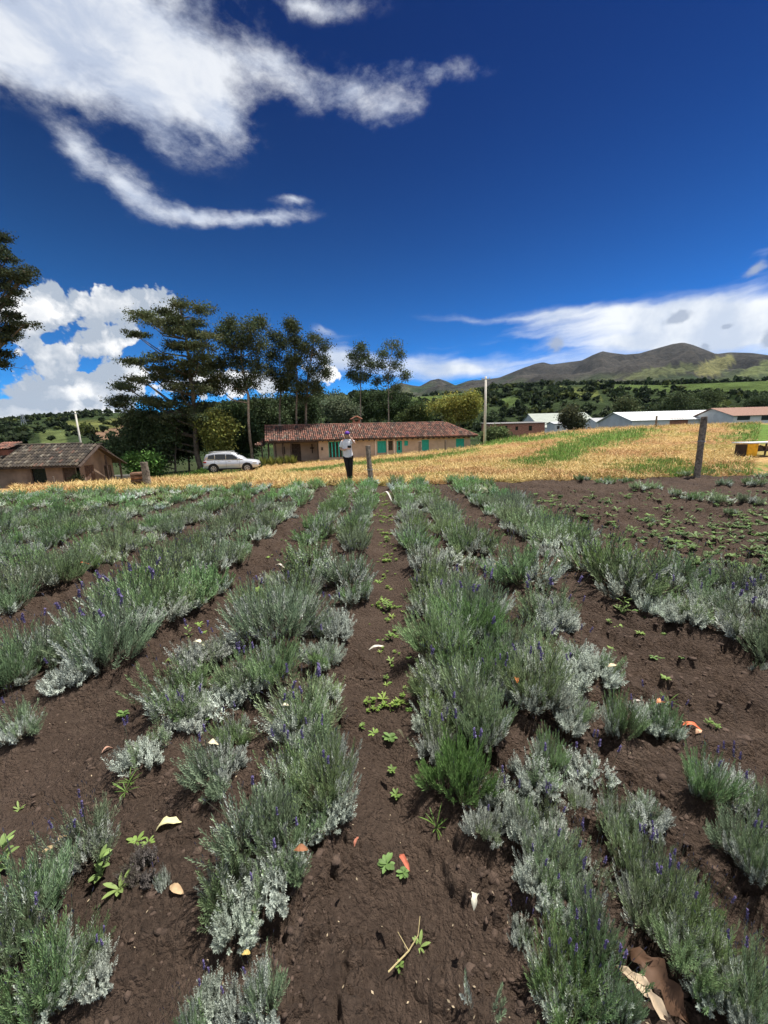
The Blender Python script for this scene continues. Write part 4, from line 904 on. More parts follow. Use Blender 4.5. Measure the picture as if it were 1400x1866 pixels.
# porch roof beyond the gable
MB().poly([(.6, DD / 2 - .3, RG - .2), (1.0, DD / 2, RG - .55), (1.0, DD + .4, z0_ - .1), (.6, DD + .5, z0_ - .05), (.6, DD / 2 - .3, RG - .28), (1.0, DD / 2, RG - .63), (1.0, DD + .4, z0_ - .18), (.6, DD + .5, z0_ - .13)],
         [(0, 1, 2, 3), (7, 6, 5, 4), (0, 4, 5, 1), (1, 5, 6, 2)]).build('porch_roof', M['wood'], bh)
# brick chimney block at the picture's left edge
cx_ = 29.5 * (8 - 152) / FPX
cb_ = MB().box(cx_ - .8, cx_ + .35, .6, 1.7, WZ - .2, 3.35, (.55, .5, .5)).build('chimney', M['brick'], bh)
mb = MB(); tile_plane(mb, V3((cx_ - 1.0, .45, 3.4)), V3((1, 0, 0)), V3((0, 1, .35)).normalized(), V3((0, -.35, 1)).normalized(), 7, 4, .22, .36, PAL_R); mb.build('chimney_hat', M['tile'], cb_)

# ------------------------------------------------------------------ far buildings at the right
def corrugated(mb, a, b, c_, d, n, amp, cl):
    """sheet roof a-b eave, d-c ridge with standing ribs"""
    a, b, c_, d = map(V3, (a, b, c_, d)); nr = (b - a).cross(d - a).normalized()
    if nr.z < 0: nr = -nr
    mb.poly([a, b, c_, d, a - nr * .08, b - nr * .08, c_ - nr * .08, d - nr * .08], [(0, 1, 2, 3), (7, 6, 5, 4), (0, 4, 5, 1), (1, 5, 6, 2), (2, 6, 7, 3), (3, 7, 4, 0)], cl)
    for i in range(n):
        u = (i + .5) / n; p, q = a.lerp(b, u), d.lerp(c_, u); e = (b - a).normalized() * .05
        mb.poly([p - e + nr * .003, p + e + nr * .003, q + e + nr * .003, q - e + nr * .003, p + nr * amp, q + nr * amp], [(0, 1, 4), (0, 4, 5, 3), (1, 2, 5, 4), (3, 5, 2)], cl)
def gbuild(name, label, px0, px1, dep, y_eave, y_ridge, y_base, depth_m, wallm, wc, roofm, rc_, ribs=20, opens=(), kind='gable', rz=0):
    a = atY(px0, y_base, dep); b = atY(px1, y_base, dep); Wd = b.x - a.x
    zb = min(a.z, b.z) - 3.0; ez = atY((px0 + px1) / 2, y_eave, dep).z; rz_ = atY((px0 + px1) / 2, y_ridge, dep + (depth_m / 2 if kind == 'gable' else depth_m)).z
    root = empty(name, (a.x, dep, zb), rz, label, 'building'); E = ez - zb; Rz = rz_ - zb; D = depth_m
    mb = MB(); s_ = dep / FPX
    hol = [((o[0] - px0) * s_, (o[1] - px0) * s_, atY(o[0], o[3], dep).z - zb, atY(o[0], o[2], dep).z - zb) for o in opens]
    hwall(mb, 0, Wd, 0, .3, 0, E, hol); mb.box(0, .3, .302, D, 0, E, (1, 1, 1)); mb.box(Wd - .3, Wd, .302, D, 0, E)
    if kind == 'gable':
        for xx in (0, Wd - .3): mb.poly([(xx, 0, E), (xx, D, E), (xx, D / 2, Rz - .1), (xx + .3, 0, E), (xx + .3, D, E), (xx + .3, D / 2, Rz - .1)], [(0, 2, 1), (3, 4, 5), (0, 3, 5, 2), (1, 2, 5, 4)])
    wl_ = mb.build('wall', wallm, root)
    for i, hl_ in enumerate(hol):
        f = MB().box(hl_[0], hl_[1], .1, .16, hl_[2], hl_[3]).build('window' if opens[i][4] == 'w' else 'door', M['dark'] if opens[i][4] == 'w' else M['brick'], root)
    rf = MB()
    if kind == 'gable':
        corrugated(rf, (-.5, -.5, E), (Wd + .5, -.5, E), (Wd + .5, D / 2, Rz), (-.5, D / 2, Rz), ribs, .05, rc_)
        corrugated(rf, (-.5, D + .5, E), (Wd + .5, D + .5, E), (Wd + .5, D / 2, Rz), (-.5, D / 2, Rz), ribs, .05, rc_)
    else: corrugated(rf, (-.4, -.5, E), (Wd + .4, -.5, E), (Wd + .4, D, Rz), (-.4, D, Rz), ribs, .05, rc_)
    rf.build('roof', roofm, root)
    for v in wl_.data.vertices: pass
    return root
gbuild('brick_shed', 'low unplastered red brick building with flat grey roof behind the pole', 893, 992, 105, 771, 769, 796, 9, M['brick'], (1, 1, 1), M['sheet'], (.55, .5, .46), 24, [(918, 924, 776, 784, 'w'), (938, 943, 777, 784, 'w'), (962, 968, 776, 785, 'w')], 'shed')
gbuild('warehouse', 'large warehouse with grey-green ribbed metal roof beyond the field', 985, 1092, 150, 778, 752, 800, 26, M['white'], (1, 1, 1), M['sheet'], (.42, .46, .38), 40, [(1000, 1006, 782, 790, 'w')], 'gable')
gbuild('white_cottage', 'small white gabled house right of the warehouse', 1086, 1128, 135, 769, 761, 792, 8, M['white'], (1, 1, 1), M['sheet'], (.5, .5, .5), 12, [(1096, 1101, 771, 778, 'w')], 'gable')
gbuild('white_cottage', 'tiny white house in front of the warehouse, left of the dark tree', 1010, 1034, 128, 772, 768, 792, 6, M['white'], (1, 1, 1), M['sheet'], (.7, .7, .7), 8, [(1014, 1019, 776, 782, 'w')], 'gable')
gbuild('long_white_building', 'long white farm building with pale metal roof on the crest', 1150, 1352, 84, 764, 748, 792, 13, M['white'], (1, 1, 1), M['sheet'], (1.05, 1.05, 1.03), 44, [(1217, 1250, 762.5, 778, 'd'), (1302, 1329, 759.5, 766, 'w')], 'gable')
gbuild('white_house', 'white house with reddish roof and dark windows at right edge', 1332, 1470, 76, 756, 741, 792, 10, M['white'], (1, 1, 1), M['tile'], (.36, .22, .17), 30, [(1339, 1362, 757.5, 766, 'w'), (1382, 1398, 755.5, 766, 'w'), (1420, 1440, 755, 765, 'w')], 'gable')

# ------------------------------------------------------------------ poles, pylon, wires
def pole(label, px, pyt, pyb, Y, r, hid=1.0):
    b = atY(px[1], pyb, Y); t = atY(px[0], pyt, Y); g = zt(b.x, Y)
    root = empty('utility_pole', (b.x, Y, g - .3), 0, label, 'pole'); h = t.z - g + .3
    MB().tube([(0, 0, 0), (t.x - b.x, 0, h)], [r * 1.25, r * .75], 12, (1.25, 1.22, 1.18)).build('pole', M['concrete'], root, smooth=True)
    MB().box(-.5 + t.x - b.x, .5 + t.x - b.x, -.14, -.05, h - .35, h - .25).build('crossarm', M['steel'], root)
    for k in (-.42, 0, .42): MB().tube([(k + t.x - b.x, -.1, h - .248), (k + t.x - b.x, -.1, h - .12)], .035, 6).build('insulator', M['concrete'], root)
    return Vector((t.x, Y, t.z))
pT = pole('tall pale concrete pole standing at the right end of the farmhouse', (885.5, 883.5), 686, 808, 45.5, .15)
pole('slanting pale concrete pole behind the small farmhouse roof', (137, 148), 750, 812, 62, .14)
mb = MB(); b0 = atY(52, 812, 330); t0 = atY(46, 754, 330); Hh = t0.z - b0.z; py0 = empty('steel_pylon', (b0.x, 330, b0.z - 6), 0, 'distant steel lattice pylon on the left hillside', 'pylon')
Hh += 6
for sx_, sy_ in ((-1, -1), (1, -1), (1, 1), (-1, 1)): mb.tube([(sx_ * 3, sy_ * 3, 0), (sx_ * .5, sy_ * .5, Hh)], .2, 4)
for k in range(8):
    u0, u1 = k / 8, (k + 1) / 8; w0, w1 = 3 - 2.5 * u0, 3 - 2.5 * u1
    for sy_ in (-1, 1):
        mb.tube([(-w0, sy_ * w0, Hh * u0), (w1, sy_ * w1, Hh * u1)], .11, 4); mb.tube([(w0, sy_ * w0, Hh * u0), (-w1, sy_ * w1, Hh * u1)], .11, 4)
mb.build('lattice', M['steel'], py0)
mb = MB()
for k in (.7, .84, .97): mb.tube([(-5, 0, Hh * k), (5, 0, Hh * k)], [.15, .15], 4)
mb.build('crossarm', M['steel'], py0)
W_L = ['upper power line sagging behind the farmhouse roof', 'middle power line sagging behind the farmhouse roof', 'lower power line sagging behind the farmhouse roof']
for i, dz in enumerate((0, -.5, -1.9)):
    a = pT + Vector((0, -.1, dz - .12)); b = Vector((-30, 70, 7.0 + dz)); pts = [a.lerp(b, k / 14) - Vector((0, 0, 1.2 * 4 * (k / 14) * (1 - k / 14))) for k in range(15)]
    tag(MB().tube(pts, .014, 4).build('power_line', M['blk']), W_L[i], 'cable', 'power lines')

# ------------------------------------------------------------------ fence posts
def post(label, top, bot, Y, r, wire=True, square=False, group='wooden fence posts along the field edge'):
    b = atY(bot[0], bot[1], Y); t = atY(top[0], top[1], Y); g = gz(b.x, Y); h = t.z - g
    root = empty('fence_post', (b.x, Y, g - .12), 0, label, 'post', group)
    dx = t.x - b.x; mb = MB(); pts = []; rr = []
    for k in range(7):
        u = k / 6; pts.append((dx * u + random.uniform(-.06, .06) * r, random.uniform(-.06, .06) * r, (h + .12) * u)); rr.append(r * random.uniform(.9, 1.08) * (1 - .12 * u))
    mb.tube(pts, rr, 10 if not square else 4, (1, 1, 1)); mb.build('shaft', M['post'], root, smooth=False, bevel=.008)
    if wire:
        z = (h + .12) * wire
        wr = MB()
        for q in range(3):
            loop = [(dx * wire + (r * 1.06) * math.cos(a_), (r * 1.06) * math.sin(a_), z + q * .012 + .01 * math.sin(a_ * 2)) for a_ in [2 * math.pi * i / 14 for i in range(15)]]
            wr.tube(loop, .004, 4)
        wr.tube([(dx * wire + r, -.0, z), (dx * wire + r + .12, -.02, z + .02), (dx * wire + r + .17, .0, z - .02)], .004, 4); wr.tube([(dx * wire - r, 0, z), (dx * wire - r - .12, .01, z + .01)], .004, 4)
        wr.build('wire_wrap', M['steel'], root)
post('dark square fence post right beside the standing person', (670.5, 812), (677, 888), 11.6, .088, .44, True)
post('round grey fence post leaning right at the far right field edge', (1284, 759), (1270, 866), 11.2, .09, .62)
post('short weathered fence post beside the firewood at the left', (262, 842), (272, 897), 12.6, .12, .0)
post('thin stake in front of the small farmhouse wall', (97, 868), (104, 906), 14.5, .035, 0)
post('thin distant fence post on the crest of the straw field', (1197, 758), (1195, 784), 34, .09, 0)
post('short brown post before the farmhouse, left of its last window', (812, 802), (812, 817), 36, .10, 0)
post('stubby grey post before the third teal shuttered window', (765.5, 804), (766, 820), 36, .16, 0)
post('small dark post on the crest in front of the warehouse', (1046, 779), (1045, 795), 38, .07, 0)
# stumps / firewood
def log_stack(label, px, py, Y, n, ln, r, rz):
    b = atY(px, py, Y); g = gz(b.x, Y); root = empty('firewood_stack', (b.x, Y, g), rz, label, 'firewood')
    for i in range(n):
        row, k = divmod(i, 3); a = random.uniform(-.15, .15)
        cl = random.choice([(1.4, .8, .55), (.8, .55, .45), (2.2, 1.5, 1.1), (.4, .3, .25)])
        MB().tube([(-ln / 2, (k - 1) * r * 2 + a * .1, r + row * r * 1.75), (ln / 2, (k - 1) * r * 2 - a * .1, r + row * r * 1.75 + .02)], [r, r * .9], 8, cl).build('log', M['post'], root)
log_stack('reddish firewood pile leaning against the short fence post', 258, 895, 12.9, 12, .42, .065, .3)
b = atY(134, 893, 21); g = zt(b.x, 21)
tr_ = empty('trestle', (b.x, 21, g), .2, 'leaning brown plank trestle before the small farmhouse', 'trestle')
MB().poly([(-.3, -.3, 0), (-.25, -.32, 0), (-.05, .05, .55), (-.1, .07, .55), (.3, -.3, 0), (.35, -.32, 0), (.55, .05, .3), (.5, .07, .3)], [(0, 1, 2, 3), (4, 5, 6, 7), (0, 4, 7, 3), (1, 5, 6, 2)], (3, 1.6, .8)).build('board', M['post'], tr_)
MB().tube([(.0, .4, 0), (-.05, .05, .52)], .03, 6).build('leg', M['post'], tr_)
def shrub(name, label, px, py, Y, r, h, cl, n=1300, leaf=.06, group=None, cat='shrub', tall=1.0):
    b = atY(px, py, Y); g = gz(b.x, Y) if Y < 14 else zt(b.x, Y)
    root = empty(name, (b.x, Y, g), 0, label, cat, group)
    d = rng.normal(0, 1, (n, 3)); d /= np.linalg.norm(d, axis=1)[:, None]; d *= rng.random((n, 1)) ** .4
    C = d * [r, r, h * .5] * (1 + .25 * np.sin(d[:, :1] * 5)) + [0, 0, h * .5]
    v, f = leaf_cards(C, leaf); cc_ = np.repeat(np.array(cl) * rng.uniform(.5, 1.5, (n, 1)), 4, 0)
    link('foliage', mesh_np('foliage', v, f, M['leaf'], cc_), root)
    mb = MB()
    for k in range(6):
        a_ = k * 1.05; mb.tube([(0, 0, 0), (math.cos(a_) * r * .4, math.sin(a_) * r * .4, h * .4), (math.cos(a_) * r * .6, math.sin(a_) * r * .6, h * .75)], [.02, .014, .006], 4)
    mb.build('stem', M['bark'], root); return root
shrub('potted_shrub', 'climbing green plant beside the dark doorway of the small farmhouse', 143, 888, 28.8, .5, 1.6, (.03, .045, .02))
shrub('garden_shrub', 'low dark shrub beneath the window of the small farmhouse', 70, 897, 28.6, 1.0, .55, (.035, .05, .025))
shrub('garden_shrub', 'flat dark shrub at the left end of the small farmhouse wall', 20, 903, 28.3, .8, .45, (.03, .045, .022))
shrub('garden_shrub', 'bright green weed clump by the rear wheel of the silver car', 366, 866, 34, .7, .7, (.08, .15, .03))
shrub('garden_shrub', 'low green tuft left of the farmhouse garden leaves', 470, 858, 38, .6, .5, (.05, .08, .03))
# upright leafy garden plants before the porch
for i, (px, py, lb) in enumerate([(482, 852, 'yellow-green leafy plant nearest the front of the silver car'), (496, 851, 'second yellow-green leafy plant before the porch posts'), (511, 850, 'middle yellow-green leafy plant before the porch'),
                                  (524, 849, 'fourth yellow-green leafy plant before the dark porch'), (535, 848, 'rightmost yellow-green leafy plant before the porch door')]):
    Y = 40.5; b = atY(px, py, Y); root = empty('garden_plant', (b.x, Y, zt(b.x, Y)), 0, lb, 'plant', 'leafy plants before the farmhouse porch')
    n = 90; a_ = rng.uniform(0, 2 * math.pi, n); hh = rng.uniform(.3, 1.15, n); Vs = []
    r_ = rng.uniform(.15, .6, n)
    base = np.stack([np.cos(a_) * r_ * .3, np.sin(a_) * r_ * .3, hh * 0], -1); tip = np.stack([np.cos(a_) * r_, np.sin(a_) * r_, hh], -1); mid_ = (base + tip) / 2 + [0, 0, .08]
    sd = np.stack([-np.sin(a_), np.cos(a_), a_ * 0], -1) * .06
    v = np.stack([base, mid_ + sd, tip, mid_ - sd], 1).reshape(-1, 3)
    link('leaves', mesh_np('leaves', v, np.arange(4 * n).reshape(n, 4), M['weed'], np.repeat(np.array([.17, .20, .05]) * rng.uniform(.5, 1.4, (n, 1)), 4, 0)), root)
# trough by the small farmhouse porch
b = atY(225, 880, 36); tr_ = empty('trough', (b.x, 36, zt(b.x, 36)), .1, 'pale grey trough beyond the porch of the small farmhouse', 'trough')
MB().box(-1.1, 1.1, -.4, -.33, .3, .75).box(-1.1, 1.1, .33, .4, .3, .75).box(-1.1, -1.03, -.329, .329, .3, .75).box(1.03, 1.1, -.329, .329, .3, .75).box(-1.1, 1.1, -.4, .4, .25, .298).build('basin', M['concrete'], tr_)
for s_ in (-.8, .8): MB().box(s_ - .12, s_ + .12, -.3, .3, 0, .248).build('leg', M['concrete'], tr_)

# ------------------------------------------------------------------ table at the right edge
b = atY(1352, 812, 16.5); g = zt(b.x, 16.5)
tb = empty('work_table', (b.x, 16.5, g - .02), 0, 'low table with grey metal top and yellow side panel at the right edge', 'table')
MB().box(-.05, 1.5, -.35, .45, .60, .65).build('table_top', M['sheet'], tb, bevel=.008)
MB().box(0.0, .42, -.30, -.26, .08, .598).build('side_panel', M['yellow'], tb)
for xx, yy in ((1.4, -.3), (1.4, .36)): MB().box(xx + .003, xx + .05, yy, yy + .05, 0, .598).build('leg', M['wood'], tb)
MB().tube([(.4, -.2, .3), (.8, 0, .5), (1.3, .2, .25)], .03, 6).build('brace', M['wood'], tb)
MB().box(.06, .40, -.25, .36, .05, .56).build('drawer_box', M['wood'], tb)
MB().box(.55, 1.3, -.1, .3, .26, .32).box(.6, .8, -.12, .25, .322, .5).box(1.0, 1.2, -.05, .2, .322, .46, (3, 3, 3)).build('shelf', M['wood'], tb)

# ------------------------------------------------------------------ silver SUV
cp = atY(384, 862, 35.5); cgx, cgy = cp.x, 35.5
CRZ = R_(9); car = empty('parked_car', (cgx - 0.35, cgy, zt(cgx + 2.4, cgy + .4)), CRZ, 'silver sport utility car parked beside the big tree', 'car')
CW = .93
# profile stations x: (rear 0 -> front 4.75): z of lower edge, belt, half width
def loft(name, st, mat, parent, secf, smooth=True):
    rings = [secf(*s) for s in st]; n = len(rings[0]); V_ = [p for r in rings for p in r]
    F_ = [(i * n + k, i * n + (k + 1) % n, (i + 1) * n + (k + 1) % n, (i + 1) * n + k) for i in range(len(rings) - 1) for k in range(n)]
    F_ += [tuple(reversed(range(n))), tuple((len(rings) - 1) * n + k for k in range(n))]
    me = bpy.data.meshes.new(name); me.from_pydata(V_, [], F_); me.materials.append(mat)
    if smooth: me.polygons.foreach_set('use_smooth', np.ones(len(me.polygons), bool))
    o = link(name, me, parent); return o
def body_sec(x, zlo, zhi, hw):
    m_ = (zlo + zhi) / 2
    pr = [(-hw * .9, zlo), (-hw, zlo + .12), (-hw, m_ + .05), (-hw * .97, zhi - .08), (-hw * .88, zhi), (0, zhi + .025), (hw * .88, zhi), (hw * .97, zhi - .08), (hw, m_ + .05), (hw, zlo + .12), (hw * .9, zlo)]
    return [(x, a, b) for a, b in pr]
loft('body', [(0, .55, 1.0, .80), (.06, .42, 1.12, .87), (.25, .36, 1.16, .92), (1.0, .33, 1.17, .93), (2.2, .32, 1.15, .93), (3.3, .33, 1.13, .93), (3.5, .33, 1.11, .92), (4.1, .35, 1.05, .91), (4.5, .38, .98, .87), (4.68, .42, .86, .80), (4.76, .50, .74, .70)], M['carpaint'], car, body_sec)
def cab_sec(x, zlo, zhi, hw, hwt):
    pr = [(-hw, zlo), (-hwt - .04, zhi - .07), (-hwt, zhi), (0, zhi + .03), (hwt, zhi), (hwt + .04, zhi - .07), (hw, zlo)]
    return [(x, a, b) for a, b in pr]
loft('cabin', [(.10, 1.10, 1.30, .82, .72), (.30, 1.12, 1.66, .85, .68), (.7, 1.12, 1.76, .86, .68), (1.8, 1.12, 1.80, .87, .69), (2.4, 1.12, 1.77, .87, .68), (2.75, 1.12, 1.66, .87, .68), (3.3, 1.12, 1.30, .86, .74), (3.5, 1.10, 1.14, .84, .80)], M['carpaint'], car, cab_sec)
for sy_ in (-1, 1):
    def sidep(x, z):
        u = (z - 1.12) / .62; hw = .872 - (.872 - .735) * u; return (x, sy_ * (hw + .012), z)
    for nm, q in (('side_window', [(2.02, 1.19), (2.02, 1.64), (2.55, 1.60), (3.08, 1.24), (3.05, 1.19)]), ('side_window', [(1.08, 1.19), (1.08, 1.66), (1.95, 1.65), (1.95, 1.19)]), ('side_window', [(.42, 1.28), (.52, 1.58), (1.0, 1.65), (1.0, 1.22)])):
        pts = [sidep(*a_) for a_ in q]; m_ = MB(); n = len(pts); ins = [(p[0], p[1] - sy_ * .05, p[2]) for p in pts]
        m_.poly(pts + ins, [tuple(range(n)) if sy_ > 0 else tuple(reversed(range(n)))] + [(k, k + n, (k + 1) % n + n, (k + 1) % n) for k in range(n)]); m_.build(nm, M['dark'], car)
    MB().tube([(.55, sy_ * .66, 1.84), (.7, sy_ * .66, 1.87), (2.3, sy_ * .66, 1.87), (2.5, sy_ * .66, 1.82)], .02, 6).build('roof_rail', M['steel'], car)
    MB().box(2.98, 3.1, sy_ * .95 - .07, sy_ * .95 + .09 if sy_ > 0 else sy_ * .95 + .07, 1.14, 1.30).build('mirror', M['carpaint'], car, bevel=.03)
    MB().box(.05, .30, sy_ * .93 - .04, sy_ * .93 + .015 if sy_ > 0 else sy_ * .93 + .04, .92, 1.06).build('tail_light', M['red'], car, bevel=.01)
    MB().box(4.30, 4.62, sy_ * .80 - .08, sy_ * .80 + .08, .80, .92).build('headlight', M['lamp'], car, bevel=.02)
    for hx_ in (1.25, 2.2): MB().box(hx_, hx_ + .2, sy_ * .945 - .012, sy_ * .945 + .012, 1.0, 1.04).build('door_handle', M['rim'], car)
    for gx_ in (1.02, 1.99, 3.15): MB().box(gx_, gx_ + .012, sy_ * .932 - .004, sy_ * .932 + .004, .45, 1.12).build('door_gap', M['blk'], car)
    MB().box(.95, 3.3, sy_ * .92 - .03, sy_ * .92 + .03, .28, .40).build('sill_trim', M['blk'], car, bevel=.01)
    for wx_ in (.88, 3.78):
        ar = MB().tube([(wx_, sy_ * .70, .40), (wx_, sy_ * .938, .40)], .47, 28).build('wheel_arch', M['blk'], car)
        wh = MB().tube([(wx_, sy_ * .72, .38), (wx_, sy_ * .76, .38), (wx_, sy_ * .93, .38), (wx_, sy_ * .955, .38)], [.36, .38, .38, .35], 28).build('wheel', M['rubber'], car)
        MB().tube([(wx_, sy_ * .90, .38), (wx_, sy_ * .962, .38)], .245, 24).build('rim', M['rim'], wh)
        for q in range(6):
            a_ = q * math.pi / 3; c1, s1 = math.cos(a_ + .25), math.sin(a_ + .25); c2, s2 = math.cos(a_ - .25), math.sin(a_ - .25); yq = sy_ * .965
            MB().poly([(wx_ + c1 * .09, yq, .38 + s1 * .09), (wx_ + c1 * .215, yq, .38 + s1 * .215), (wx_ + c2 * .215, yq, .38 + s2 * .215), (wx_ + c2 * .09, yq, .38 + s2 * .09)], [(0, 1, 2, 3)]).build('rim_gap', M['blk'], wh)
MB().poly([(.155, -.66, 1.30), (.155, .66, 1.30), (.275, .60, 1.60), (.275, -.60, 1.60), (.22, -.66, 1.28), (.22, .66, 1.28), (.34, .60, 1.58), (.34, -.60, 1.58)], [(0, 3, 2, 1), (4, 5, 6, 7), (0, 1, 5, 4), (2, 3, 7, 6), (1, 2, 6, 5), (3, 0, 4, 7)]).build('rear_window', M['dark'], car)
MB().poly([(3.40, -.72, 1.20), (3.40, .72, 1.20), (2.82, .62, 1.66), (2.82, -.62, 1.66)], [(0, 1, 2, 3)]).build('windscreen', M['dark'], car)
MB().box(-.06, .12, -.80, .80, .42, .60).build('rear_bumper', M['carpaint'], car, bevel=.04)
MB().box(-.03, .03, -.26, .26, .72, .84).build('number_plate', M['white'], car)
MB().box(4.62, 4.78, -.5, .5, .55, .72).build('grille', M['blk'], car, bevel=.02)

# ------------------------------------------------------------------ person
pb_ = atY(637, 884, 11.95); pg = gz(pb_.x, 11.95)
per = empty('person', (pb_.x, 11.95, pg), 0, 'person in white shirt and black leggings standing beside the fence post', 'person')
PS = 1.55 / 1.62
def skin_obj(name, pts, edges, rad, mat, parent, root=0, sub=2):
    me = bpy.data.meshes.new(name); me.from_pydata([tuple(Vector(p) * PS) for p in pts], edges, []); me.materials.append(mat); o = link(name, me, parent)
    sk = o.modifiers.new('skin', 'SKIN'); sk.use_smooth_shade = True
    for i, r in enumerate(rad):
        rr_ = r if hasattr(r, '__len__') else (r, r); me.skin_vertices[0].data[i].radius = (rr_[0] * PS, rr_[1] * PS); me.skin_vertices[0].data[i].use_root = (i == root)
    s_ = o.modifiers.new('sub', 'SUBSURF'); s_.levels = sub; s_.render_levels = sub; return o
# x: viewer's right, y: away from viewer; she faces the camera turned a little to the right
body_pts = [(0, 0, .92), (-.02, -.01, 1.05), (-.03, -.02, 1.20), (-.03, -.01, 1.34), (-.02, -.02, 1.42), (0.0, -.04, 1.47),
            (-.17, .0, 1.36), (-.235, .02, 1.12), (-.09, -.17, 1.10), (-.02, -.22, 1.13),
            (.12, .0, 1.37), (.235, -.08, 1.27), (.135, -.14, 1.44), (.10, -.13, 1.50),
            (-.075, 0, .86), (-.03, -.03, .48), (-.01, .03, .09), (-.02, -.10, .04),
            (.075, .0, .86), (.075, -.02, .48), (.055, .04, .09), (.06, -.09, .04)]
body_e = [(0, 1), (1, 2), (2, 3), (3, 4), (4, 5), (3, 6), (6, 7), (7, 8), (8, 9), (3, 10), (10, 11), (11, 12), (12, 13), (0, 14), (14, 15), (15, 16), (16, 17), (0, 18), (18, 19), (19, 20), (20, 21)]
body_r = [(.12, .095), (.105, .08), (.115, .09), (.11, .08), .05, .045, .055, .04, .032, .026, .052, .038, .03, .025, .085, .055, .036, .03, .085, .055, .036, .03]
skin_obj('body', body_pts, body_e, body_r, M['skin'], per)
# head with face
hc_ = Vector((.005, -.055, 1.56))
hv = IV2 * np.array([.072, .088, .105]); hv[:, 2] += (hv[:, 2] < -.03) * 0; hv[:, 0] *= np.where(hv[:, 2] < -.03, .82, 1)
nose = (np.abs(hv[:, 0]) < .02) & (hv[:, 1] < -.07) & (np.abs(hv[:, 2] + .005) < .03); hv[nose, 1] -= .018
hd = link('head', mesh_np('head', (hv + hc_) * PS, IF2, M['skin'], np.ones((len(hv), 3)), smooth=True), per); sm_ = hd.modifiers.new('s', 'SUBSURF'); sm_.levels = 1; sm_.render_levels = 1
for s_ in (-1, 1):
    MB().tube([tuple((hc_ + Vector((s_ * .028, -.083, .012))) * PS), tuple((hc_ + Vector((s_ * .028, -.072, .012))) * PS)], .009, 8).build('eye', M['blk'], hd)
    MB().tube([tuple((hc_ + Vector((s_ * .066, 0, .0))) * PS), tuple((hc_ + Vector((s_ * .078, .008, .01))) * PS)], [.02, .012], 8).build('ear', M['skin'], hd)
MB().tube([tuple((hc_ + Vector((-.018, -.079, -.045))) * PS), tuple((hc_ + Vector((.018, -.079, -.045))) * PS)], .005, 6, (.8, .4, .4)).build('mouth', M['skin'], hd)
skin_obj('hair', [hc_ + Vector((0, .03, .05)), hc_ + Vector((0, .055, -.05)), hc_ + Vector((-.01, .06, -.17)), hc_ + Vector((-.02, .05, -.27)), hc_ + Vector((-.06, .01, -.02)), hc_ + Vector((-.075, -.01, -.14)), hc_ + Vector((.06, .01, -.02)), hc_ + Vector((.075, .0, -.12))],
         [(0, 1), (1, 2), (2, 3), (0, 4), (4, 5), (0, 6), (6, 7)], [.085, .075, .055, .025, .03, .016, .03, .018], M['hair'], per)
cv_ = IV2[IV2[:, 2] > -.05]; capv = IV2 * np.array([.088, .104, .09]); capv[:, 2] = np.maximum(capv[:, 2], .0); capv = capv + np.array(hc_ + Vector((0, .0, .035)))
capo = link('cap', mesh_np('cap', capv * PS, IF2, M['cap'], np.ones((len(capv), 3)), smooth=True), per)
c0 = hc_ + Vector((0, 0, .036))
MB().poly([tuple((c0 + Vector((math.cos(a_) * .078, -.06 - .11 * abs(math.sin(a_)) ** .8, -.012 * abs(math.cos(a_)) + dz))) * PS) for dz in (0, .007) for a_ in [math.pi + k * math.pi / 8 for k in range(9)]],
          [tuple(range(9)), tuple(reversed(range(9, 18)))] + [(k, k + 9, (k + 1) % 9 + 9, (k + 1) % 9) for k in range(9)]).build('cap_brim', M['cap'], capo)
# shirt: loose white T-shirt with short sleeves, open at waist and neck
def ring(c_, rx, ry, n=20, ph=0): return [tuple((Vector(c_) + Vector((math.cos(2 * math.pi * k / n + ph) * rx, math.sin(2 * math.pi * k / n + ph) * ry, 0))) * PS) for k in range(n)]
tors = [((0, -.005, .85), .160, .130), ((0, -.005, .96), .162, .128), ((-.015, -.01, 1.05), .15, .12), ((-.03, -.015, 1.18), .155, .125), ((-.03, -.015, 1.28), .17, .12), ((-.025, -.005, 1.37), .165, .10), ((-.02, -.01, 1.41), .11, .08), ((-.015, -.02, 1.435), .062, .06)]
pts = []; 
for k, (c_, a_, b_) in enumerate(tors):
    rg = ring(c_, a_, b_); rg = [(p[0] * 1 + random.uniform(-.005, .005), p[1] + random.uniform(-.005, .005), p[2]) for p in rg]; pts += rg
fcs = [(i * 20 + k, i * 20 + (k + 1) % 20, (i + 1) * 20 + (k + 1) % 20, (i + 1) * 20 + k) for i in range(7) for k in range(20)]
shirt = MB(); shirt.poly(pts, fcs)
shirt.tube([Vector(q) * PS for q in ((-.13, 0, 1.36), (-.19, .005, 1.28), (-.222, .015, 1.18))], [.075 * PS, .074 * PS, .07 * PS], 14, cap=False)
shirt.tube([Vector(q) * PS for q in ((.08, 0, 1.37), (.15, -.02, 1.355), (.205, -.055, 1.31))], [.075 * PS, .072 * PS, .066 * PS], 14, cap=False)
so_ = shirt.build('shirt', M['cloth_w'], per, smooth=True); sd_ = so_.modifiers.new('s', 'SOLIDIFY'); sd_.thickness = .006; ss = so_.modifiers.new('q', 'SUBSURF'); ss.levels = 1; ss.render_levels = 1
skin_obj('leggings', [(0, 0, .95), (-.075, 0, .86), (-.03, -.03, .48), (-.012, .02, .15), (.075, 0, .86), (.075, -.02, .48), (.057, .03, .15)], [(0, 1), (1, 2), (2, 3), (0, 4), (4, 5), (5, 6)],
         [(.14, .112), .102, .066, .046, .102, .066, .046], M['cloth_b'], per)
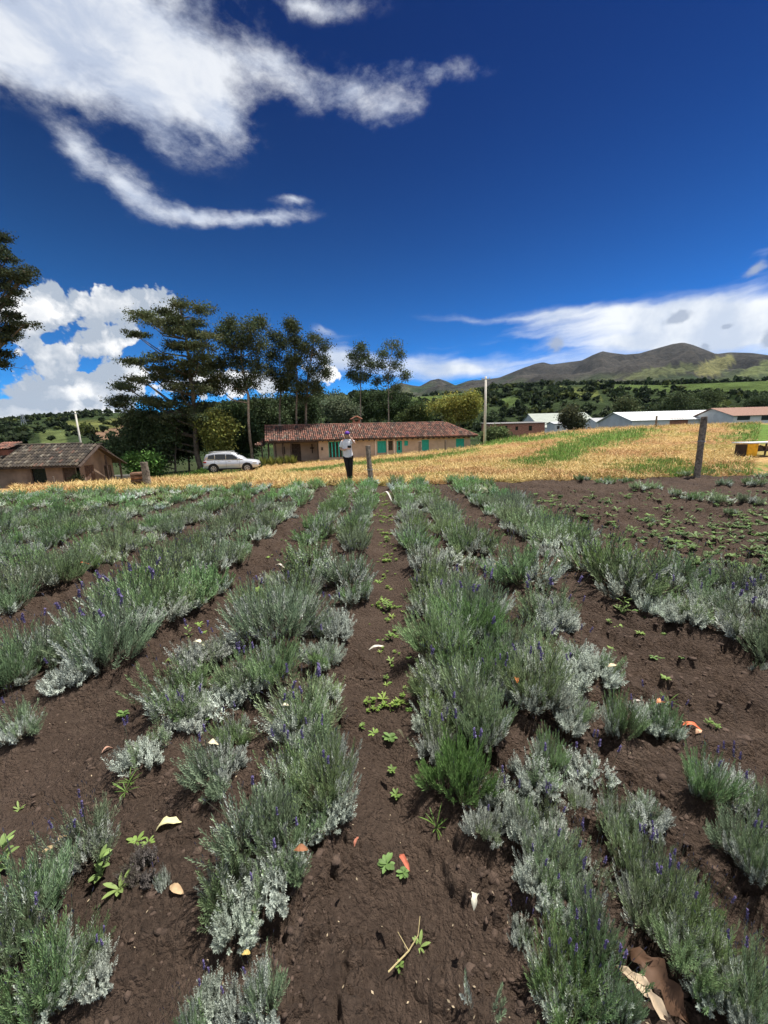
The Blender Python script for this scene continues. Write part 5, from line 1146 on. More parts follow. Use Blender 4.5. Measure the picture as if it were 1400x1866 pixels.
for s0, x_ in ((-1, -.02), (1, .06)):
    skin_obj('shoe', [(x_, .05, .05), (x_, -.04, .04), (x_, -.14, .03)], [(0, 1), (1, 2)], [(.042, .045), (.04, .04), (.035, .025)], M['blk'], per, sub=1)
# hands: palm plus five fingers each
def hand(name, wrist, d, up, curl=.5, s=1.0):
    d = Vector(d).normalized(); up = Vector(up).normalized(); side = d.cross(up).normalized(); w_ = Vector(wrist)
    P_ = [w_, w_ + d * .05 * s]; E_ = [(0, 1)]; Rr_ = [(.022, .016), (.03, .014)]
    for k, (o_, ln) in enumerate(((-.027, .062), (-.009, .070), (.009, .066), (.027, .052))):
        b0_ = w_ + d * .075 + side * o_; i0_ = len(P_); P_ += [b0_, b0_ + d * ln * .5 - up * curl * .015, b0_ + d * ln * .8 - up * curl * .045]; E_ += [(1, i0_), (i0_, i0_ + 1), (i0_ + 1, i0_ + 2)]; Rr_ += [.0085, .008, .0065]
    b0_ = w_ + d * .03 - side * .032; i0_ = len(P_); P_ += [b0_, b0_ + d * .03 - side * .02 - up * .02]; E_ += [(1, i0_), (i0_, i0_ + 1)]; Rr_ += [.011, .008]
    return skin_obj(name, P_, E_, Rr_, M['skin'], per, root=1, sub=1)
hand('hand', (-.02, -.225, 1.13), (1, -.25, .15), (0, -1, .3), 1.0)
hand('hand', (.10, -.125, 1.50), (-.5, .2, 1), (.5, -.8, .2), .6)
camera_o = empty('hand_camera', tuple(per.location + Vector((.075, -.30, 1.15)) * 1.0), 0, 'black camera held at the waist by the person', 'camera')
MB().box(-.055, .055, -.03, .02, -.04, .035).build('camera_body', M['blk'], camera_o, bevel=.008)
MB().tube([(0.005, -.03, -.003), (0.005, -.075, -.003)], .028, 14).build('lens', M['dark'], camera_o)

# ------------------------------------------------------------------ lavender bushes
def lavender(seed, style, quality):
    """unit bush, radius about 1 -> scaled by the object; numpy leaves on curved stems"""
    q = np.random.default_rng(seed)
    nst = {'hi': 210, 'mid': 120, 'lo': 60}[quality]; nl = {'hi': 19, 'mid': 15, 'lo': 9}[quality]
    lw = {'hi': 1.0, 'mid': 1.6, 'lo': 2.8}[quality]; R = .26
    if style == 's': Hh_, th_max, ll, ang, nst = .19, 1.25, .026, 1.0, int(nst * 1.1)
    elif style == 'g': Hh_, th_max, ll, ang = .31, .85, .040, .50
    elif style == 'b': Hh_, th_max, ll, ang = .29, .80, .042, .45
    elif style == 'y': Hh_, th_max, ll, ang = .20, 1.1, .034, .8
    elif style == 'p': Hh_, th_max, ll, ang, nst = .26, .7, .036, .5, 16
    elif style == 'd': Hh_, th_max, ll, ang = .13, 1.2, .02, 1.1
    else: Hh_, th_max, ll, ang = .26, 1.05, .034, .75
    # the bush is a cluster of tufts, each leaning its own way, of its own height, age and colour
    nt_ = {'p': 3, 'd': 6}.get(style, 9 if quality != 'lo' else 6)
    ta_ = np.arange(nt_) * 2.4 + q.uniform(-.4, .4, nt_); tr_ = np.sqrt((np.arange(nt_) + .35) / nt_) * q.uniform(.85, 1.1, nt_)
    tth = th_max * .78 * tr_; tcol = q.random(nt_); thh = q.uniform(.72, 1.15, nt_)
    k_ = q.integers(0, nt_, nst)
    sp_ = .34 if style not in 'sd' else .5
    dx = np.cos(ta_[k_]) * tth[k_] + q.normal(0, sp_, nst); dy = np.sin(ta_[k_]) * tth[k_] + q.normal(0, sp_, nst)
    th = np.clip(np.hypot(dx, dy), 0, th_max * 1.15); ph = np.arctan2(dy, dx)
    base = np.stack([np.cos(ta_[k_]), np.sin(ta_[k_]), np.zeros(nst)], -1) * (R * .62 * tr_[k_])[:, None] + q.normal(0, .028, (nst, 3)); base[:, 2] = -.01
    out = np.stack([np.cos(ph) * np.sin(th), np.sin(ph) * np.sin(th), np.cos(th)], -1)
    ln = Hh_ * thh[k_] * q.uniform(.5, 1.12, nst) * (1 - .18 * (th / th_max) ** 2)
    ps = {'s': .88, 'g': .22, 'b': .0, 'y': .5, 'p': .3, 'd': .6}.get(style, .5)
    sil = (tcol[k_] + (th / th_max - .5) * .35 + q.normal(0, .08, nst)) > (1 - ps)
    silver = np.array([.475, .525, .45]); green = np.array([.24, .33, .175])
    if style == 'b': green = np.array([.20, .33, .09])
    if style == 'd': silver = np.array([.17, .14, .13]); green = np.array([.12, .09, .08])
    ln = ln * np.where(sil, .82, 1.06)
    cst = np.where(sil[:, None], silver, green) * q.uniform(.65, 1.3, (nst, 1)) * (.8 + .4 * q.random(nt_))[k_][:, None]
    lls = np.where(sil, ll * .85, ll * 1.1); angs = np.where(sil, ang * 1.3, ang)
    Vs = []; Fs = []; Cs = []; b = 0
    sag = q.uniform(.0, .35, nst) * th
    def stem_pt(t):   # t: (m,) array broadcast to stems -> nst,m,3
        t = t[None, :, None]; p = base[:, None] + out[:, None] * (ln[:, None, None] * t)
        up_ = np.zeros_like(p); up_[..., 2] = (ln * .25)[:, None] * (t[..., 0] ** 2) * th[:, None]; return p + up_
    m = nl; tt = np.linspace(.22, 1.0, m)
    Pp = stem_pt(tt); D = stem_pt(np.minimum(tt + .05, 1.05)) - Pp; D /= np.linalg.norm(D, axis=2)[..., None] + 1e-9
    a = np.cross(D, np.array([.3, .2, .93])); a /= np.linalg.norm(a, axis=2)[..., None] + 1e-9; c_ = np.cross(D, a)
    for side in (0, 1):
        phi = (np.arange(m) * 1.57)[None] + side * math.pi + q.uniform(-.5, .5, (nst, m)) + ph[:, None]
        rad = a * np.cos(phi)[..., None] + c_ * np.sin(phi)[..., None]
        an = angs[:, None] * q.uniform(.7, 1.3, (nst, m)) * (1.15 - .55 * tt[None] ** 3)
        dl = D * np.cos(an)[..., None] + rad * np.sin(an)[..., None]; dl[..., 2] += .12; dl /= np.linalg.norm(dl, axis=2)[..., None]
        L_ = (lls[:, None] * q.uniform(.7, 1.25, (nst, m)) * (1.1 - .45 * tt[None] ** 4))[..., None] * (1.35 if quality == 'lo' else 1.1)
        wd = np.cross(dl, rad); wd /= np.linalg.norm(wd, axis=2)[..., None] + 1e-9; W_ = np.where(sil, .0034, .0026)[:, None, None] * lw * q.uniform(.8, 1.3, (nst, m))[..., None]
        p0 = Pp; p2 = Pp + dl * L_; p1 = Pp + dl * L_ * .5 + rad * L_ * .06
        v = np.stack([p0, p1 + wd * W_, p2, p1 - wd * W_], 2).reshape(-1, 3); k = len(v) // 4
        Vs.append(v); Fs.append(np.arange(4 * k).reshape(k, 4) + b); b += len(v)
        cc_ = (cst[:, None] * q.uniform(.8, 1.2, (nst, m, 1)))
        low_ = (tt < .42)[None, :, None] * (q.random((nst, m, 1)) < .55); cc_ = np.where(low_, np.array([.20, .17, .12]) * q.uniform(.6, 1.2, (nst, m, 1)), cc_)
        tipg = (tt > .85)[None, :, None] * np.array([.03, .045, .0]) * (~sil)[:, None, None]; cc_ = cc_ + tipg * .6
        Cs.append(np.repeat(cc_.reshape(-1, 3), 4, 0))
    # stems as thin three-sided strips
    tt = np.array([0, .5, 1.0]); Sp = stem_pt(tt); sw = .0013 * lw
    offs = np.array([[1, 0, 0], [-.5, .87, 0], [-.5, -.87, 0]]) * sw
    v = (Sp[:, :, None] + offs[None, None] * np.array([1.3, 1, .5])[None, :, None, None]).reshape(-1, 3)
    ii = np.arange(nst)[:, None, None] * 9 + np.arange(2)[None, :, None] * 3; kk_ = np.arange(3)[None, None]
    f = np.stack([ii + kk_, ii + (kk_ + 1) % 3, ii + 3 + (kk_ + 1) % 3, ii + 3 + kk_], -1).reshape(-1, 4)
    Vs.append(v); Fs.append(f + b); b += len(v); Cs.append(np.tile([.12, .11, .075], (len(v), 1)))
    # dried / unopened flower stalks rising over the foliage
    if style in 'gmb' and quality != 'lo':
        nk = {'hi': 22, 'mid': 14}[quality] if style != 'b' else 8
        a_ = q.uniform(0, 2 * math.pi, nk); t0 = q.uniform(0, .55, nk); l_ = q.uniform(.30, .44, nk)
        b0_ = np.stack([np.cos(a_) * .1, np.sin(a_) * .1, np.full(nk, .1)], -1); tp_ = b0_ + np.stack([np.cos(a_) * np.sin(t0), np.sin(a_) * np.sin(t0), np.cos(t0)], -1) * l_[:, None]; tp_[:, 2] -= .08
        for e in range(2):
            s_ = np.array([[1, 0, 0], [0, 1, 0]])[e] * .0012 * lw; v = np.stack([b0_ - s_, b0_ + s_, tp_ + s_, tp_ - s_], 1).reshape(-1, 3); Vs.append(v); Fs.append(np.arange(4 * nk).reshape(nk, 4) + b); b += len(v); Cs.append(np.tile([.13, .15, .09], (len(v), 1)))
            s_ = np.array([[1, 0, 0], [0, 1, 0]])[e] * .0038 * lw ** .5; dn = (tp_ - b0_) / np.linalg.norm(tp_ - b0_, axis=1)[:, None]; m1 = tp_ + dn * .014; e1 = tp_ + dn * .03
            v = np.stack([tp_ - dn * .004, m1 + s_, e1, m1 - s_], 1).reshape(-1, 3); Vs.append(v); Fs.append(np.arange(4 * nk).reshape(nk, 4) + b); b += len(v); Cs.append(np.tile([.10, .10, .15], (len(v), 1)) * q.uniform(.7, 1.3, (len(v), 1)))
    return np.concatenate(Vs), np.concatenate(Fs), np.concatenate(Cs)
BASER = .30
LV = {}
def lav_mesh(style, quality, k):
    key = (style, quality, k)
    if key not in LV:
        v, f, c_ = lavender(hash((ord(style), {'hi': 1, 'mid': 2, 'lo': 3}[quality], k)) % 99991, style, quality); LV[key] = (mesh_np('lavender_foliage', v, f, M['lav'], c_), v, f, c_)
    return LV[key]
def spike_mesh():
    mb = MB(); mb.tube([(0, 0, 0), (.004, 0, .07), (.002, .003, .13)], .0011, 4); v = np.array(mb.v); f = [np.array(x) for x in mb.f if len(x) == 4]
    Vs = [v]; Fs = [np.array(f)]; b = len(v); C = []
    q = np.random.default_rng(4)
    for ring_ in range(6):
        for k in range(6):
            a_ = k * 1.05 + ring_ * .5; r = .0042 * (1 - ring_ * .08); C.append((.002 + math.cos(a_) * r, .003 + math.sin(a_) * r, .122 + ring_ * .0062))
    v2, f2 = leaf_cards(np.array(C), .0052, .2, .6); Vs.append(v2); Fs.append(f2 + b)
    me = mesh_np('flower_spike', np.concatenate(Vs), np.concatenate(Fs), [M['flower'], M['lav']], np.tile([.12, .14, .09], (b + len(v2), 1)), mi=np.concatenate([np.ones(len(Fs[0])), np.zeros(len(f2))])); return me
SPIKE = spike_mesh()
# rows seen from the viewpoint, for the labels
def row_of(p):
    if p[3] == 'y': return 'Y'
    s = (p[4] - 700 - 0.026 * (p[5] - 790)) / max(1, (p[5] - 790)); X = p[0]
    if abs(X) < 9 and p[5] > 990:
        for lim_, nm in ((.48, 'R1'), (.80, 'R2'), (1.35, 'R3'), (9, 'R4')):
            if 0 <= s < lim_: return nm
        for lim_, nm in ((-.32, 'L1'), (-.62, 'L2'), (-1.02, 'L3'), (-1.70, 'L4')):
            if lim_ < s < 0: return nm
    for lim_, nm in ((.7, 'R1'), (1.45, 'R2'), (2.27, 'R3'), (9, 'R4')):
        if 0 <= X < lim_: return nm
    for lim_, nm in ((-.72, 'L1'), (-1.45, 'L2'), (-2.18, 'L3'), (-2.9, 'L4')):
        if lim_ < X < 0: return nm
    return 'L%d' % (5 + int((-X - 2.9) / .715))
ORD = ['zeroth', 'first', 'second', 'third', 'fourth', 'fifth', 'sixth', 'seventh', 'eighth', 'ninth', 'tenth', 'eleventh', 'twelfth', 'thirteenth', 'fourteenth', 'fifteenth', 'sixteenth', 'seventeenth', 'eighteenth', 'nineteenth', 'twentieth', 'twenty-first', 'twenty-second', 'twenty-third', 'twenty-fourth', 'twenty-fifth', 'twenty-sixth', 'twenty-seventh', 'twenty-eighth', 'twenty-ninth', 'thirtieth']
ORD += ['thirty-' + ORD[i] for i in range(1, 10)] + ['fortieth'] + ['forty-' + ORD[i] for i in range(1, 10)] + ['fiftieth'] + ['fifty-' + ORD[i] for i in range(1, 10)]
LOOK = {'s': 'silvery', 'g': 'green', 'b': 'bright green', 'm': 'grey-green', 'd': 'withered', 'p': 'sparse', 'y': 'young'}
inview = [p for p in plants if -60 < p[4] < 1460 and p[5] < 1960]
inview.sort(key=lambda p: p[1])
singles = inview[:292]; rest = inview[292:]; young = [p for p in rest if p[3] == 'y']; singles += young; rest = [p for p in rest if p[3] != 'y']
cnt = {}
protos = {}
for p in singles:
    X, Y, r, k, px, py = p; rw = row_of(p); cnt[rw] = cnt.get(rw, 0) + 1
    if rw == 'Y': lb = 'small young lavender bush in rough soil at right, %s counting away from the camera' % ORD[cnt[rw]]
    else:
        sd = 'right' if rw[0] == 'R' else 'left'; nn = int(rw[1:])
        lb = '%s lavender bush, %s from the camera in the %s row %s of centre furrow' % (LOOK[k], ORD[min(59, cnt[rw])], ORD[nn], sd)
    q = 'hi' if Y < 3.0 else 'mid'
    st = k; var_ = random.randrange(5 if k in 'gms' else 2)
    me = lav_mesh(st, q, var_)[0]
    s = r / BASER; s = s * (1.55 if k == 'd' else 1); sv_ = (s + .25 * (1 - s)) if s < 1 else s ** .7
    if py < 1000 and k != 'y': sv_ *= .88
    z = gz(X, Y)
    if q == 'hi':
        root = empty('lavender_bush', (X, Y, z), random.uniform(0, 6.28), lb, 'lavender', 'lavender bushes growing in rows'); root.scale = (s, s, sv_)
        link('foliage', me, root)
        nsp = random.choice([0, 1, 2, 3, 5]) if k in 'gmsb' else 0
        for i in range(nsp):
            a_ = random.uniform(0, 6.28); rr_ = random.uniform(.02, .2); zz = {'s': .08, 'g': .2, 'b': .2}.get(k, .15)
            o = link('flower_spike', SPIKE, root, (math.cos(a_) * rr_, math.sin(a_) * rr_, zz), (random.uniform(-.35, .35), random.uniform(-.35, .35), a_)); o.scale = (1.7, 1.7, 1.7)
    else:
        o = link('lavender_bush', me, None, (X, Y, z), (0, 0, random.uniform(0, 6.28)), (s, s, sv_)); tag(o, lb, 'lavender', 'lavender bushes growing in rows')
Vs = []; Fs = []; Cs = []; b = 0
for p in rest:
    X, Y, r, k, px, py = p; _, v, f, c_ = lav_mesh(k, 'lo', random.randrange(3)); a_ = random.uniform(0, 6.28); s = r / BASER
    M_ = np.array([[math.cos(a_), -math.sin(a_), 0], [math.sin(a_), math.cos(a_), 0], [0, 0, 1]]); Vs.append((v @ M_.T) * [s, s, s * .82] + [X, Y, gz(X, Y)]); Fs.append(f + b); b += len(v); Cs.append(c_ * random.uniform(.78, 1.22) * np.array([random.uniform(.92, 1.12), 1, random.uniform(.88, 1.08)]))
if Vs: tag(link('lavender_rows', mesh_np('lavender_rows', np.concatenate(Vs), np.concatenate(Fs), M['lav'], np.concatenate(Cs))), label='dense far rows of lavender running to the straw field', kind='stuff')
print('plants', len(plants), 'singles', len(singles), 'rest', len(rest), 'tree leaves', ntri)

# ------------------------------------------------------------------ weeds
def weed_mesh(seed, n, ln, wd, up, cl, stem=0.0):
    q = np.random.default_rng(seed); Vs = []; Fs = []; b = 0; Cs = []
    for i in range(n):
        a_ = i * 2.4 + q.uniform(-.3, .3); L_ = ln * q.uniform(.6, 1.1); el_ = up * q.uniform(.4, 1.3); W_ = wd * q.uniform(.7, 1.2); z0 = stem * q.random()
        d = np.array([math.cos(a_), math.sin(a_), 0]); s_ = np.array([-d[1], d[0], 0]); pts = []
        for t, w_ in ((0, .12), (.3, .7), (.6, 1), (.85, .65), (1, .05)):
            c_ = d * L_ * t * math.cos(el_ * (1 - .6 * t)) + np.array([0, 0, z0 + L_ * math.sin(el_) * t - .35 * L_ * t * t * .6 + .004])
            pts += [c_ - s_ * W_ * w_ * .5 + [0, 0, .15 * W_ * w_], c_ - [0, 0, .0], c_ + s_ * W_ * w_ * .5 + [0, 0, .15 * W_ * w_]]
        Vs += pts
        for k in range(4): Fs += [(b + k * 3, b + k * 3 + 1, b + k * 3 + 4, b + k * 3 + 3), (b + k * 3 + 1, b + k * 3 + 2, b + k * 3 + 5, b + k * 3 + 4)]
        b += 15; Cs += [np.array(cl) * q.uniform(.7, 1.3)] * 15
    if stem:
        for e in range(2):
            s_ = np.array([[.0015, 0, 0], [0, .0015, 0]])[e]; Vs += [-s_, s_, s_ + [0, 0, stem], -s_ + [0, 0, stem]]; Fs += [(b, b + 1, b + 2, b + 3)]; b += 4; Cs += [np.array([.12, .16, .06])] * 4
    return mesh_np('weed', np.array(Vs), np.array(Fs), M['weed'], np.array(Cs), smooth=True)
WD = [weed_mesh(1, 9, .07, .022, .5, (.20, .30, .07)), weed_mesh(2, 14, .045, .018, .7, (.16, .25, .06), .04), weed_mesh(3, 7, .09, .02, .8, (.24, .33, .10)), weed_mesh(4, 12, .06, .03, .35, (.13, .22, .06), .02), weed_mesh(5, 10, .12, .008, 1.1, (.14, .24, .05)), weed_mesh(6, 12, .075, .022, .8, (.22, .32, .10), .14)]
WEEDS = [(682,1330,0,1.0,'leafy weed in the centre furrow'),(712,1345,3,1.1,'larger rounded weed leaves in the centre furrow'),(660,1325,1,.8,'small clover-like weed left in the centre furrow'),(712,1205,2,.8,'bright weed in the mid centre furrow'),(704,1235,1,.9,'low weed just below the bright furrow weed'),
 (722,1285,3,.6,'tiny pair-leaved weed in furrow near the curled dead leaf'),(715,1405,1,.9,'pale seedling cluster lower in the centre furrow'),(722,1445,1,1.0,'yellow-green seedling cluster at centre furrow'),(705,1580,3,1.0,'dark green weed patch beside the red leaf in the furrow'),(735,1590,3,.7,'small weed right of the dark furrow patch'),
 (765,1722,2,.7,'upright sprout beside the twig near the camera'),(728,1760,1,.6,'sprawling seedling at the bottom of the furrow'),(795,1510,4,1.0,'grass tuft under the bright green lavender'),(250,1540,0,.9,'leafy weed beside the yellow dead leaf'),(272,1545,0,.7,'rounder weed touching the yellow dead leaf'),
 (33,1470,2,.7,'two-leaved seedling at the left'),(192,1612,5,1.0,'upright light green weed near left lavender'),(222,1640,2,1.1,'star-shaped light green weed on bare soil'),(15,1580,5,1.2,'light green weed at the left edge'),(232,1455,4,.9,'green weed tuft below the silvery lavender'),(240,1440,4,.7,'upper green tuft below the silvery lavender'),
 (300,1208,2,1.2,'pale spreading weed between the left rows'),(227,1308,3,1.0,'single round-leaved weed on the left furrow'),(362,1145,0,1.4,'weed cluster in the left furrow'),(318,1125,2,1.1,'pale weed below left lavender row'),(345,1168,5,.9,'thin weed above the silvery left bush'),
 (1135,1120,5,1.7,'tall pale weed on the bare soil at right'),(1132,1145,0,1.5,'leafy weed base on the bare right soil'),(1218,1290,4,.8,'thin weed at right above the orange leaves'),(448,1095,1,2.0,'yellow-green weed at the head of the left double row'),(470,1085,0,1.8,'weed between lavender bushes at left'),
 (708,1110,1,2.2,'bright weed patch far up the centre furrow'),(700,1095,0,1.5,'small weed at far centre furrow'),(705,985,1,2.2,'pale weed near the end of the furrow'),(712,1165,1,1.6,'weed patch above the cream leaf'),(690,1060,0,1.4,'small left-side weed in the far furrow')]
for (px, py, k, s, lb) in WEEDS:
    q = atZ(px, py, .01); z = gz(q.x, q.y); s *= .62; o = link('weed', WD[k], None, (q.x, q.y, z - .004), (0, 0, random.uniform(0, 6.28)), (s, s, s)); tag(o, lb, 'weed', 'weeds in the bare furrows')
# scattered seedlings and rough weeds: uncountable
Vs = []; Fs = []; Cs = []; b = 0
def add_weed(x, y, k, s, tint=(1, 1, 1)):
    global b
    me = WD[k]; v = np.empty(len(me.vertices) * 3, np.float32); me.vertices.foreach_get('co', v); v = v.reshape(-1, 3); f = np.array([p_.vertices[:] for p_ in me.polygons]) if k not in WF else WF[k]; WF[k] = f
    c_ = np.empty(len(v) * 4, np.float32); me.color_attributes['Col'].data.foreach_get('color', c_); c_ = c_.reshape(-1, 4)[:, :3]
    a_ = random.uniform(0, 6.28); R2 = np.array([[math.cos(a_), -math.sin(a_), 0], [math.sin(a_), math.cos(a_), 0], [0, 0, 1]])
    Vs.append((v @ R2.T) * s + [x, y, gz(x, y) - .003]); Fs.append(f + b); b += len(v); Cs.append(c_ * tint)
WF = {}
for i in range(950):
    px = random.uniform(940, 1420); py = random.uniform(895, 1080)
    if py > 905 + (px - 900) * .36 or px < 1020 + (py - 900) * .1 and py > 960: continue
    q = atZ(px, py, .02); add_weed(q.x, q.y, random.choice([0, 1, 1, 2, 3]), random.uniform(.5, 1.5), np.array([.70, .78, .75]) * random.uniform(.5, 1.1))
for i in range(260):
    Y = random.uniform(1.6, 10); Y += .25 * math.sin(Y * 5); add_weed(random.gauss(.02, .08), Y, random.choice([1, 1, 2, 3]), random.uniform(.15, .5) * (1 + Y * .06), np.array([1.1, 1.1, .8]))
for i in range(110):
    Y = random.uniform(1.6, 8); X = random.choice([-1.25, -1.2, -2.45, 1.55, 1.7, 2.0]) + random.gauss(0, .15); add_weed(X, Y, random.choice([0, 1, 3]), random.uniform(.25, .6))
tag(link('seedlings', mesh_np('seedlings', np.concatenate(Vs), np.concatenate(Fs), M['weed'], np.concatenate(Cs))), label='tiny green seedlings and weeds scattered over the bare soil', kind='stuff')

# ------------------------------------------------------------------ fallen leaves
def leaf_mesh(n, ln, wd, curl, cl, lobes=0, seed=0, crumple=.0015):
    q = random.Random(seed); Vs = []; Fs = []; Cs = []
    for i in range(n + 1):
        t = i / n; w_ = wd * math.sin(math.pi * min(1, t * .97 + .03)) ** .7 * (1 + (.35 * math.sin(t * lobes * math.pi * 2) if lobes else 0)) * q.uniform(.85, 1.1)
        x = ln * (t - .5); zc = curl * math.sin(t * math.pi * 1.3) * ln * .4 + .004
        for k in range(5): 
            u = (k - 2) / 2; Vs.append((x + u * u * .1 * wd, u * w_ / 2, zc + abs(u) * w_ * .28 * curl + q.uniform(-crumple, crumple))); Cs.append(np.array(cl) * (1.15 if k == 2 else 1) * q.uniform(.85, 1.1))
    Fs = [(i * 5 + k, (i + 1) * 5 + k, (i + 1) * 5 + k + 1, i * 5 + k + 1) for i in range(n) for k in range(4)]
    return mesh_np('fallen_leaf', np.array(Vs), np.array(Fs), M['litter'], np.array(Cs), smooth=True)
FL = [(307,1512,.125,.055,.5,(.72,.66,.36),3,20,'large pale yellow lobed leaf on the soil at left'),(325,1638,.085,.032,.3,(.55,.38,.22),0,-25,'tan dry leaf left of the big lavender bush'),(548,1545,.06,.03,.3,(.30,.13,.06),0,0,'brown dry leaf between two left lavender bushes'),
 (866,1637,.068,.026,.9,(.70,.66,.52),2,70,'cream curled petal-like leaf on the soil right of the furrow'),(737,1567,.075,.024,.5,(.50,.14,.08),0,-60,'reddish leaf standing in the centre furrow'),(650,1530,.045,.014,.5,(.42,.16,.10),0,70,'narrow red leaf at the left of the furrow'),
 (941,1238,.085,.036,.6,(.85,.24,.06),0,80,'bright orange leaf caught on lavender'),(1203,1277,.065,.035,.6,(.75,.33,.16),2,20,'orange leaf on a stalk right of the lavender'),(1258,1343,.11,.04,.5,(.78,.20,.09),2,-15,'orange-red curled leaf on right bare soil'),(1270,1358,.06,.025,.5,(.75,.45,.28),1,20,'pinkish leaf touching the orange-red curled one'),
 (1246,1320,.05,.022,.5,(.68,.45,.28),1,-20,'small peach leaf above the orange-red curled one'),(1116,1211,.07,.03,.3,(.70,.58,.38),0,5,'cream leaf lying on lavender tips at right'),(686,1178,.13,.03,.3,(.72,.68,.56),0,5,'long cream dead leaf in the centre furrow'),(706,905,.5,.06,.7,(.75,.72,.65),0,-50,'long white curled strip at the far end of furrow'),
 (728,1334,.06,.025,.6,(.10,.09,.05),0,-35,'dark curled leaf in the centre furrow'),(196,1365,.07,.022,.6,(.48,.28,.20),0,60,'thin pinkish curled leaf left of silvery lavender'),(90,1558,.06,.04,.3,(.52,.38,.20),1,10,'tan crumpled leaf by the left lavender'),(112,1530,.05,.025,.3,(.58,.40,.20),1,60,'small tan leaf above the crumpled one'),
 (150,1028,.16,.07,.5,(.80,.25,.12),0,40,'orange leaf on the far left lavender row'),(388,1352,.06,.03,.4,(.74,.64,.44),1,10,'cream leaf on top of a grey-green bush'),(510,1030,.13,.05,.4,(.75,.68,.55),0,-10,'cream leaf on soil in the left furrow'),(1018,1022,.13,.05,.4,(.78,.72,.6),0,70,'white leaf in the furrow right of centre'),
 (1028,1092,.08,.03,.4,(.6,.5,.35),0,0,'small tan leaf below the white one at right'),(362,1170,.10,.05,.4,(.75,.72,.5),1,-10,'pale leaf tip on the silvery left bush'),(533,1238,.09,.02,.5,(.65,.5,.38),0,20,'thin cream strip beside green left bush'),(520,1283,.05,.02,.5,(.75,.70,.5),0,0,'small yellowish leaf on the left bush'),
 (1160,1277,.06,.02,.3,(.50,.45,.4),0,0,'grey dry leaf right of the orange one'),(1130,1275,.05,.02,.3,(.60,.50,.28),0,-10,'small ochre leaf on right soil'),(905,1028,.08,.04,.4,(.75,.55,.32),0,0,'tan leaf on the second right row'),(448,1735,.03,.02,.3,(.6,.45,.15),0,0,'tiny ochre leaf below the left bush')]
for i, (px, py, ln, wd, cu, cl, lb_, rz, lab) in enumerate(FL):
    high = any(w_ in lab for w_ in ('on lavender', 'caught', 'on top', 'row', 'tips', 'on the left bush', 'left bush', 'on a stalk')) and 'beside' not in lab
    q = atZ(px, py, .22 if high else .015); z = .21 if high else gz(q.x, q.y) + .004
    o = link('fallen_leaf', leaf_mesh(9, ln * .74, wd * .72, cu, cl, lb_, i), None, (q.x, q.y, z), (random.uniform(-.25, .25), random.uniform(-.3, .3), R_(rz))); tag(o, lab, 'leaf', 'fallen leaves')
# large crumpled brown leaf at the bottom right
for i, (px, py, ln, wd, cl, rz, lab) in enumerate([(1192,1822,.14,.06,(.11,.06,.035),-60,'large crumpled brown leaf at the bottom right'), (1168,1850,.13,.03,(.55,.43,.30),-50,'cream folded leaf under the crumpled brown one')]):
    q = atZ(px, py, .03); o = link('fallen_leaf', leaf_mesh(14, ln, wd, .7, cl, 3, 40 + i, .008), None, (q.x, q.y, gz(q.x, q.y) + .012), (.3, .1, R_(rz))); tag(o, lab, 'leaf', 'fallen leaves')
# twig near the camera
q = atZ(745, 1740, .01); mb = MB(); mb.tube([(-.06, -.04, .006), (0, 0, .012), (.03, .03, .02), (.04, .07, .03)], [.002, .002, .0015, .001], 5, (3, 3, 2)); mb.tube([(0, 0, .012), (-.03, .04, .02)], [.0015, .0008], 4, (3, 3, 2))
tag(mb.build('twig', M['bark'], None, loc=(q.x, q.y, gz(q.x, q.y))), 'thin pale twig on the soil near the camera', 'twig')

# ------------------------------------------------------------------ soil clods, crumbs and chips
def clods(name, n, xs, ys, sizes, mat, lbl, colr=None):
    ok = ys < edge(xs) - .1; xs, ys, sizes = xs[ok], ys[ok], sizes[ok]; n = len(xs); zz = G(xs, ys)
    lump = rng.normal(0, .3, (40, len(IV1))); li = rng.integers(40, size=n); sc3 = rng.uniform([.7, .7, .4], [1.3, 1.3, .8], (n, 3))
    a_ = rng.uniform(0, 6.28, n); v = IV1[None] * (1 + lump[li])[..., None] * sc3[:, None] * sizes[:, None, None]
    x_ = v[..., 0] * np.cos(a_)[:, None] - v[..., 1] * np.sin(a_)[:, None]; y_ = v[..., 0] * np.sin(a_)[:, None] + v[..., 1] * np.cos(a_)[:, None]
    v = np.stack([x_ + xs[:, None], y_ + ys[:, None], v[..., 2] + (zz - sizes * .12)[:, None]], -1).reshape(-1, 3)
    f = (IF1[None] + (np.arange(n) * len(IV1))[:, None, None]).reshape(-1, 3)
    tag(link(name, mesh_np(name, v, f, mat, np.repeat(colr[ok], len(IV1), 0) if colr is not None else None, smooth=False)), label=lbl, kind='stuff')
n = 17000; yy = .5 + 9.5 * rng.random(n) ** 1.5; aa = rng.uniform(-.85, .85, n); xx = yy * np.tan(aa) * .98
rgh = fbm(xx * 1.4 + 3, yy * 1.4, 2, 41); kp = (rng.random(n) < sm(rgh, .35, .6) + .25 + .5 * (xx > 1.5)) & (np.abs(xx) > .16 + .2 * rng.random(n)); xx, yy = xx[kp], yy[kp]
sz = np.exp(rng.normal(-4.75, .55, len(xx))) * (1 + .5 * (xx > 1.6)); sz = np.clip(sz * .62, .003, .02)
clods('soil_clods', 0, xx, yy, sz, M['clod'], 'crumbly dark clods of earth scattered over the field')
n = 900; yy = .6 + 5 * rng.random(n) ** 1.6; xx = yy * np.tan(rng.uniform(-.8, .8, n)); cl = np.array([.38, .30, .20]) * rng.uniform(.4, 1.3, (n, 1))
